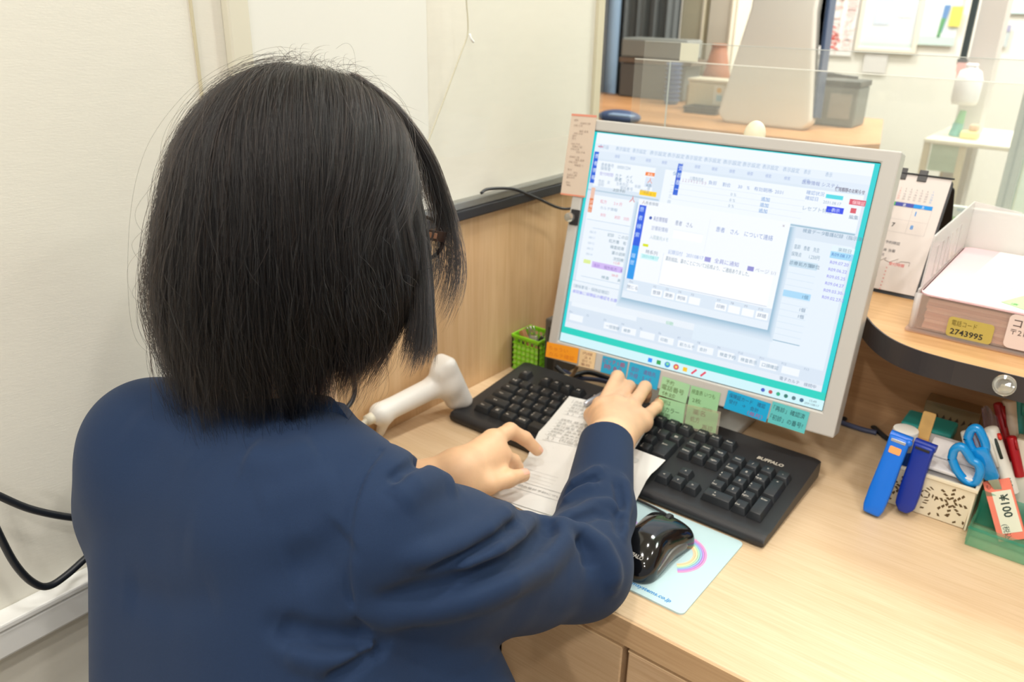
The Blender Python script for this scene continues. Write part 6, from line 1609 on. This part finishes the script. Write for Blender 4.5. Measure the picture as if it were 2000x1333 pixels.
# eyes, brows, mouth line
for s in (-1, 1):
    e = obj('eye', *xf(lathe([(.0001, -.0115), (.006, -.0098), (.0105, -.0045), (.0115, 0), (.0105, .0045), (.006, .0098), (.0001, .0115)], (0, 0, 0), 16, False), frame(H(.0765, s*.032, -.008), HR, HU, HF)), mat('eye_white', (236, 234, 228), 0.2), per, smooth=True)
    obj('iris', *xf(lathe([(.0001, .0121), (.0048, .0114)], (0, 0, 0), 14, False), frame(H(.0765, s*.032, -.008), HR, HU, HF)), mat('iris_dark', (40, 26, 18), 0.15), e)
    obj('eyebrow', *tube(spline([H(.083, s*.018, .016), H(.088, s*.032, .020), H(.078, s*.048, .014)], 6), [.0016]*13 if False else .0014, 6), mat('brow', (32, 26, 24), 0.7), per, smooth=True)
obj('lips', *xf(surfnet(union([(f_ell((0, 0, .003), (.021, .007, .0045)), 0), (f_ell((0, 0, -.004), (.018, .0075, .005)), .002)]), (-.03, -.015, -.015), (.03, .015, .015), .0015), frame(H(.0885, 0, -.066), HR, HF, HU)), mat('lips', (196, 116, 104), 0.45), per, smooth=True)
# mask over nose and mouth (its edge shows beside the hair)
def f_mask(P):
    q = (P-Hc)@HA.T
    g = f_head(P)
    sh = np.maximum(g-.0065, -(g-.0035))
    lim = np.maximum(np.maximum(.020-q[:, 1], q[:, 2]+.022), -(q[:, 2]+.118))
    return np.maximum(sh, lim)
Vk, Fk = surfnet(f_mask, Hc-.15, Hc+.15, .0022, refine=1)
qobj('face_mask', Vk, Fk, mat('mask_paleblue', (206, 220, 228), 0.7), per, label='pale blue face mask')
# glasses
gls = thing('eyeglasses', 'dark rimmed eyeglasses worn by the seated person', 'glasses', H(.10, 0, -.01))
M_fr = mat('frame_brown', (44, 30, 26), 0.3)
for s in (-1, 1):
    rim_ = [H(.104-.010*(math.cos(a)*s*.5+.5)*0, s*.033+.0255*math.cos(a), -.008+.0185*math.sin(a)) for a in np.linspace(0, 2*math.pi, 25)]
    obj('rim', *tube(rim_, .0018, 8, cap=False), M_fr, gls, smooth=True)
    obj('lens', [H(.104, s*.033, -.008)]+rim_[:-1], [(0, i+1, (i+1) % 24+1) for i in range(24)], clear('lens', (250, 252, 252), .06, .01), gls)
    obj('temple', *xf(box((-.0009, 0, -.0045), (.0009, .118, .0045)), frame(H(.104, s*.060, -.002), HR if s > 0 else HR, unit(-HF+HR*s*.10), unit(np.cross(HR, unit(-HF+HR*s*.10))))), M_fr, gls)
    for k in range(3): obj('temple_ornament', *xf(bbox((-.0014, .012+.007*k, -.0024), (.0014, .016+.007*k, .0024), .0004), frame(H(.104, s*.060, -.002), HR, unit(-HF+HR*s*.10), unit(np.cross(HR, unit(-HF+HR*s*.10))))), mat('ornament', (150, 110, 86), 0.3, .5), gls)
obj('bridge', *tube(spline([H(.105, -.009, -.004), H(.110, 0, .000), H(.105, .009, -.004)], 6), .0016, 8), M_fr, gls, smooth=True)
# trousers, shoes and stool: below the picture, kept plain
pel = np.array([-.515, .27, -.21])
kn_ = [np.array([-.60, .70, -.215]), np.array([-.535, .72, -.215])]; an_ = [np.array([-.60, .66, -.66]), np.array([-.53, .67, -.66])]
hp_ = [pel+[-.075, 0, -.02], pel+[.065, .02, -.02]]
leg = [(f_ell(pel, (.150, .120, .10)), 0)]
for i in (0, 1): leg += [(f_cone(hp_[i], kn_[i], .070, .054), .05), (f_cone(kn_[i], an_[i], .055, .042), .03)]
Vt, Ft = surfnet(union(leg), (-.74, .08, -.72), (-.25, .82, -.06), .008)
qobj('trousers', Vt, Ft, mat('trouser_black', (30, 32, 40), 0.8), per)
for i in (0, 1):
    s0 = an_[i]+[0, -.02, -.025]
    Vh, Fh = surfnet(lambda P: np.maximum(union([(f_cone(s0, s0+np.array([0, .13, -.012]), .032, .024), 0), (f_cone(s0, s0+[0, .02, .05], .034, .036), .02)])(P), FLOOR+.001-P[:, 2]), s0-.09, s0+[.09, .20, .12], .006)
    qobj('shoe', Vh, Fh, mat('shoe_black', (24, 24, 26), 0.4), per)
stl = thing('stool', 'round dark stool under the seated person', 'stool', (-.49, .25, FLOOR))
obj('seat', *bevel(lathe([(.17, -.345), (.17, -.305)], (-.49, .25, 0), 32), .008, 2), mat('stool_dark', (50, 52, 58), 0.6), stl, smooth=True, auto=.8)
obj('column', *lathe([(.025, -.70), (.025, -.346)], (-.49, .25, 0), 16), M_alu, stl, smooth=True, auto=.8)
obj('foot_plate', *lathe([(.19, FLOOR+.001), (.18, FLOOR+.016), (.03, FLOOR+.026)], (-.49, .25, 0), 32), M_alu, stl, smooth=True, auto=.8)
# ================================================================ hair
def hair_mat():
    m = bpy.data.materials.new('black_hair'); m.use_nodes = True
    nt = m.node_tree; nt.nodes.remove(nt.nodes['Principled BSDF'])
    h = nt.nodes.new('ShaderNodeBsdfHairPrincipled')
    h.model = 'CHIANG'
    h.parametrization = 'COLOR'
    hi = nt.nodes.new('ShaderNodeHairInfo'); r = nt.nodes.new('ShaderNodeValToRGB')
    r.color_ramp.elements[0].color = (0.0036, 0.0034, 0.0037, 1); r.color_ramp.elements[1].color = (0.034, 0.020, 0.014, 1)
    r.color_ramp.elements[0].position = .45; _e = r.color_ramp.elements.new(.85); _e.color = (.009, .0065, .0055, 1)
    nt.links.new(hi.outputs['Random'], r.inputs[0]); nt.links.new(r.outputs[0], h.inputs['Color'])
    h.inputs['IOR'].default_value = 1.42; h.inputs['Roughness'].default_value = .26; h.inputs['Radial Roughness'].default_value = .38
    nt.links.new(h.outputs[0], nt.nodes['Material Output'].inputs[0])
    return m
M_hair = hair_mat()
M_shell = mat('hair_under', (20, 17, 17), 0.6, spec=.2)
ca, cb, cc = .0862, .105, .112           # lateral, fore-aft, upward half axes of the hair cap
Hh = Hc-HF*.004
def sph(d): return np.stack([d@HR*0, d@HF*0, d@HU*0], -1)
def smooth01(t): t = np.clip(t, 0, 1); return t*t*(3-2*t)
def strand_paths(phi, depth, length, npt, jit, eqz=0.0):
    """phi: azimuth (0 = back, +90 deg = right side, 180 = front); returns (N, npt, 3) in the world"""
    N = len(phi)
    w = smooth01((np.abs(phi)-math.radians(25))/math.radians(115))
    # roots lie along a parting from the crown to the forehead
    root = np.stack([np.full(N, -.16), -.36+1.05*w, np.full(N, .92)-.10*w], -1)     # (right, fwd, up)
    root += jit*np.array([.06, .06, 0]); root /= np.linalg.norm(root, axis=1, keepdims=True)
    eq = np.stack([np.sin(phi), -np.cos(phi), np.full(N, -.02)+eqz], -1); eq /= np.linalg.norm(eq, axis=1, keepdims=True)
    om = np.arccos(np.clip((root*eq).sum(1), -1, 1)); so = np.sin(om)
    out = np.zeros((N, npt, 3))
    ncap = int(npt*.55)
    s = np.linspace(0, 1, ncap)
    for k in range(ncap):
        a = np.sin((1-s[k])*om)/so; b = np.sin(s[k]*om)/so
        d = root*a[:, None]+eq*b[:, None]
        out[:, k] = Hh+(d[:, :1]*ca*HR+d[:, 1:2]*cb*HF+d[:, 2:]*cc*HU)*(depth*(1-.06*(1-s[k])))[:, None]
    # below the ears the hair hangs straight down, swelling a little, turning in at the tips
    e = out[:, ncap-1]; prev = unit_rows(out[:, ncap-1]-out[:, ncap-2])
    rad = e-Hh; rad[:, 2] = 0; rad = unit_rows(rad)
    m = npt-ncap
    length = np.maximum(e[:, 2]-(eq_z(phi)-length), .012)
    run = e.copy(); q0 = 0
    curl = .030-.026*np.exp(-((phi-.35)/.85)**2)
    for k in range(m):
        q = (k+1)/m
        b = 1-(1-min(1, q/.75))**2
        dr_ = unit_rows(prev*(1-b)+np.array([0, 0, -1.0])*b)
        run = run+dr_*(length*(q-q0))[:, None]; q0 = q
        swell = .012*float(smooth01(q*1.3))-curl*max(0, q-.45)**2/.3
        out[:, ncap+k] = run+rad*(swell*depth)[:, None]
    return out
def unit_rows(a): return a/np.maximum(np.linalg.norm(a, axis=1, keepdims=True), 1e-9)
# tip height above the desk by azimuth (measured)
def tip_z(phi):
    d = np.degrees(phi)
    return np.interp(d, [-180, -130, -90, -60, -40, -20, 0, 20, 40, 60, 90, 110, 130, 180], [.33, .280, .274, .270, .264, .260, .257, .256, .258, .261, .266, .274, .28, .34])
def eq_z(phi): return (Hh+0*phi[:, None]+(np.sin(phi)[:, None]*ca*HR-np.cos(phi)[:, None]*cb*HF))[:, 2]
def length_of(phi): return np.maximum(eq_z(phi)-tip_z(phi), .01)
# inner shell so that nothing shows through between strands
ph = np.radians(np.linspace(-165, 114, 120)); npt = 26
Sh = strand_paths(ph, np.full(120, .93), length_of(ph)*.80, npt, np.zeros((120, 3)))
qobj('hair_under_layer', Sh.reshape(-1, 3), np.array([(i*npt+j, i*npt+j+1, (i+1)*npt+j+1, (i+1)*npt+j) for i in range(119) for j in range(npt-1)]), M_shell, per)
ph2 = np.radians(np.linspace(-165, 114, 120))
Sh2 = strand_paths(ph2, np.full(120, .80), length_of(ph2)*.74, npt, np.zeros((120, 3)))
qobj('hair_under_layer', Sh2.reshape(-1, 3), np.array([(i*npt+j, i*npt+j+1, (i+1)*npt+j+1, (i+1)*npt+j) for i in range(119) for j in range(npt-1)]), M_shell, per)
def wobble(S, amp, nclump, seed, tipw=1.0):
    """clumps and single-hair waviness"""
    g = np.random.default_rng(seed); N, n, _ = S.shape
    t = np.linspace(0, 1, n)
    cl = g.integers(0, nclump, N)
    f1 = g.uniform(.6, 2.2, (nclump, 3)); p1 = g.uniform(0, 6.28, (nclump, 3))
    off = np.sin(f1[cl][:, None, :]*t[None, :, None]*6.28+p1[cl][:, None, :])*amp
    f2 = g.uniform(.5, 2.5, (N, 3)); p2 = g.uniform(0, 6.28, (N, 3))
    off += np.sin(f2[:, None, :]*t[None, :, None]*6.28+p2[:, None, :])*amp*.6
    return S+off*(.15+t[None, :, None]**1.5*tipw)
groups = []
N1 = 30000; npt = 18
phi = np.radians(nrg.uniform(-150, 122, N1))
clump_phi = np.round(phi/np.radians(2.4))*np.radians(2.4)
phi_t = phi*.45+clump_phi*.55
dep = 1.0-np.abs(nrg.normal(0, .030, N1)); cidx = np.clip(((phi+3)/math.radians(1.5)).astype(int), 0, 399); cdep = nrg.normal(0, .014, 400); dep = np.clip(dep+cdep[cidx]+.008*np.sin(phi_t*37), .86, 1.03)
ln = length_of(phi)*(1.02-np.abs(nrg.normal(0, .19, N1)))+.004*np.sin(phi_t*23)+nrg.normal(0, .012, 400)[cidx]
S1 = strand_paths(phi_t+nrg.normal(0, .012, N1), dep, ln, npt, nrg.normal(0, 1, (N1, 3)), nrg.normal(0, .16, 400)[cidx]+nrg.normal(0, .06, N1))
S1 = wobble(S1, .0016, 700, 3)
groups.append((S1, .00013))
# short whispy tips splaying at the nape and flyaways round the outline
N2 = 2600
phi = np.radians(nrg.uniform(-140, 105, N2)); S2 = strand_paths(phi, 1.0+np.abs(nrg.normal(0, .02, N2)), length_of(phi)*nrg.uniform(.75, 1.22, N2), npt, nrg.normal(0, 1.2, (N2, 3)))
S2 = wobble(S2, .0060, 1500, 5, 1.3); groups.append((S2, .00010))
N3 = 200
phi = np.radians(nrg.uniform(-150, 150, N3)); S3 = strand_paths(phi, 1.03+np.abs(nrg.normal(0, .05, N3)), length_of(phi)*nrg.uniform(.4, 1.0, N3), npt, nrg.normal(0, 2, (N3, 3)))
S3 = wobble(S3, .013, 400, 8, .8); groups.append((S3, .00008))
# short broken hairs standing along the parting
N4 = 260
u = nrg.uniform(0, 1, N4); rt_ = np.stack([np.full(N4, -.10)+nrg.normal(0, .08, N4), -.40+1.2*u, np.full(N4, .95)-.12*u], -1); rt_ = unit_rows(rt_)
b0 = Hh+rt_[:, :1]*ca*HR+rt_[:, 1:2]*cb*HF+rt_[:, 2:]*cc*HU
dr = unit_rows(rt_[:, :1]*HR*1.5+rt_[:, 1:2]*HF+rt_[:, 2:]*HU*.35+nrg.normal(0, .35, (N4, 3)))
tt = np.linspace(0, 1, 8); L4 = nrg.uniform(.008, .034, N4)
S4 = b0[:, None]+dr[:, None]*(L4[:, None]*tt)[..., None]+np.array([0, 0, -1.0])*(L4[:, None]*.5*tt**2)[..., None]+HR*(L4[:, None]*.5*tt**2)[..., None]
groups.append((S4, .00008))
# fringe over the forehead and the loose side locks in front of the face
N5 = 1800
phi = np.radians(nrg.uniform(162, 208, N5)); S5 = strand_paths(phi, 1.0-np.abs(nrg.normal(0, .025, N5)), np.full(N5, .012)*nrg.uniform(.3, 2.2, N5), npt, nrg.normal(0, 1, (N5, 3)))
S5 = wobble(S5, .0014, 200, 9); groups.append((S5, .00012))
def lock(pts, n, spread, seed, r=.00011, tipspread=1.0):
    """a lock along measured points (px, py, depth) fanning towards its tip"""
    g = np.random.default_rng(seed)
    C = spline([PD(*p) for p in pts], 6); m = len(C); t = np.linspace(0, 1, m)
    a = g.normal(0, 1, (n, 3)); a /= np.maximum(1, np.linalg.norm(a, axis=1, keepdims=True)/1.6)
    sp = spread*(.35+.65*t**tipspread)
    S = C[None]+a[:, None]*sp[None, :, None]
    S = wobble(S, spread*.16, max(4, n//14), seed+1)
    out = []
    for k in range(n):
        e = g.uniform(.80, 1.0); idx = np.linspace(0, (m-1)*e, 16); i0 = np.clip(idx.astype(int), 0, m-2); f = (idx-i0)[:, None]
        out.append(S[k, i0]*(1-f)+S[k, i0+1]*f)
    groups.append((np.array(out), r))
lock([(690, 150, 0.680), (770, 210, 0.692), (835, 300, 0.702), (868, 390, 0.710), (888, 470, 0.715), (893, 530, 0.718), (880, 590, 0.718), (856, 640, 0.716)], 170, .0075, 21, r=.00009, tipspread=1.5)
lock([(680, 150, 0.680), (760, 212, 0.692), (820, 300, 0.702), (852, 385, 0.710), (868, 440, 0.714), (872, 500, 0.716), (862, 560, 0.716), (840, 625, 0.714)], 200, .0085, 22, r=.00009, tipspread=1.2)
lock([(690, 150, 0.680), (768, 212, 0.692), (830, 300, 0.702), (860, 380, 0.710), (874, 425, 0.714), (876, 460, 0.715)], 520, .0052, 31, tipspread=.6)
lock([(670, 150, 0.678), (750, 215, 0.690), (806, 300, 0.700), (838, 390, 0.708), (850, 440, 0.712), (852, 500, 0.714), (842, 560, 0.713), (825, 610, 0.711)], 60, .0050, 23, r=.00009, tipspread=1.4)
lock([(650, 155, 0.675), (730, 225, 0.680), (790, 330, 0.685), (822, 440, 0.685), (832, 540, 0.685), (836, 620, 0.682), (838, 680, 0.680), (834, 716, 0.678)], 260, .0045, 24, tipspread=.6)
lock([(640, 155, 0.670), (715, 230, 0.670), (775, 330, 0.670), (806, 440, 0.670), (816, 540, 0.670), (818, 620, 0.668), (812, 680, 0.666), (800, 716, 0.664)], 900, .0075, 25, tipspread=.5)
sizes = []; pos = []; rad = []
inv = np.array(_wm(per).inverted())
for S, r in groups:
    n = S.shape[1]; sizes += [n]*len(S); pos.append(S.reshape(-1, 3))
    tp = np.ones(n)*r; tp[-3:] *= np.array([.8, .55, .2]); tp[0] *= .8
    rad.append(np.tile(tp, len(S)))
pos = np.concatenate(pos); rad = np.concatenate(rad)
pos = pos @ inv[:3, :3].T + inv[:3, 3]
hc = bpy.data.hair_curves.new('hair')
hc.add_curves(sizes)
hc.position_data.foreach_set('vector', pos.astype(np.float32).ravel())
ra = hc.attributes.new('radius', 'FLOAT', 'POINT') if 'radius' not in hc.attributes else hc.attributes['radius']
ra.data.foreach_set('value', rad.astype(np.float32))
hc.materials.append(M_hair)
ho_ = bpy.data.objects.new('hair', hc); COL.objects.link(ho_); ho_.parent = per
ho_['label'] = 'straight black bob of hair'
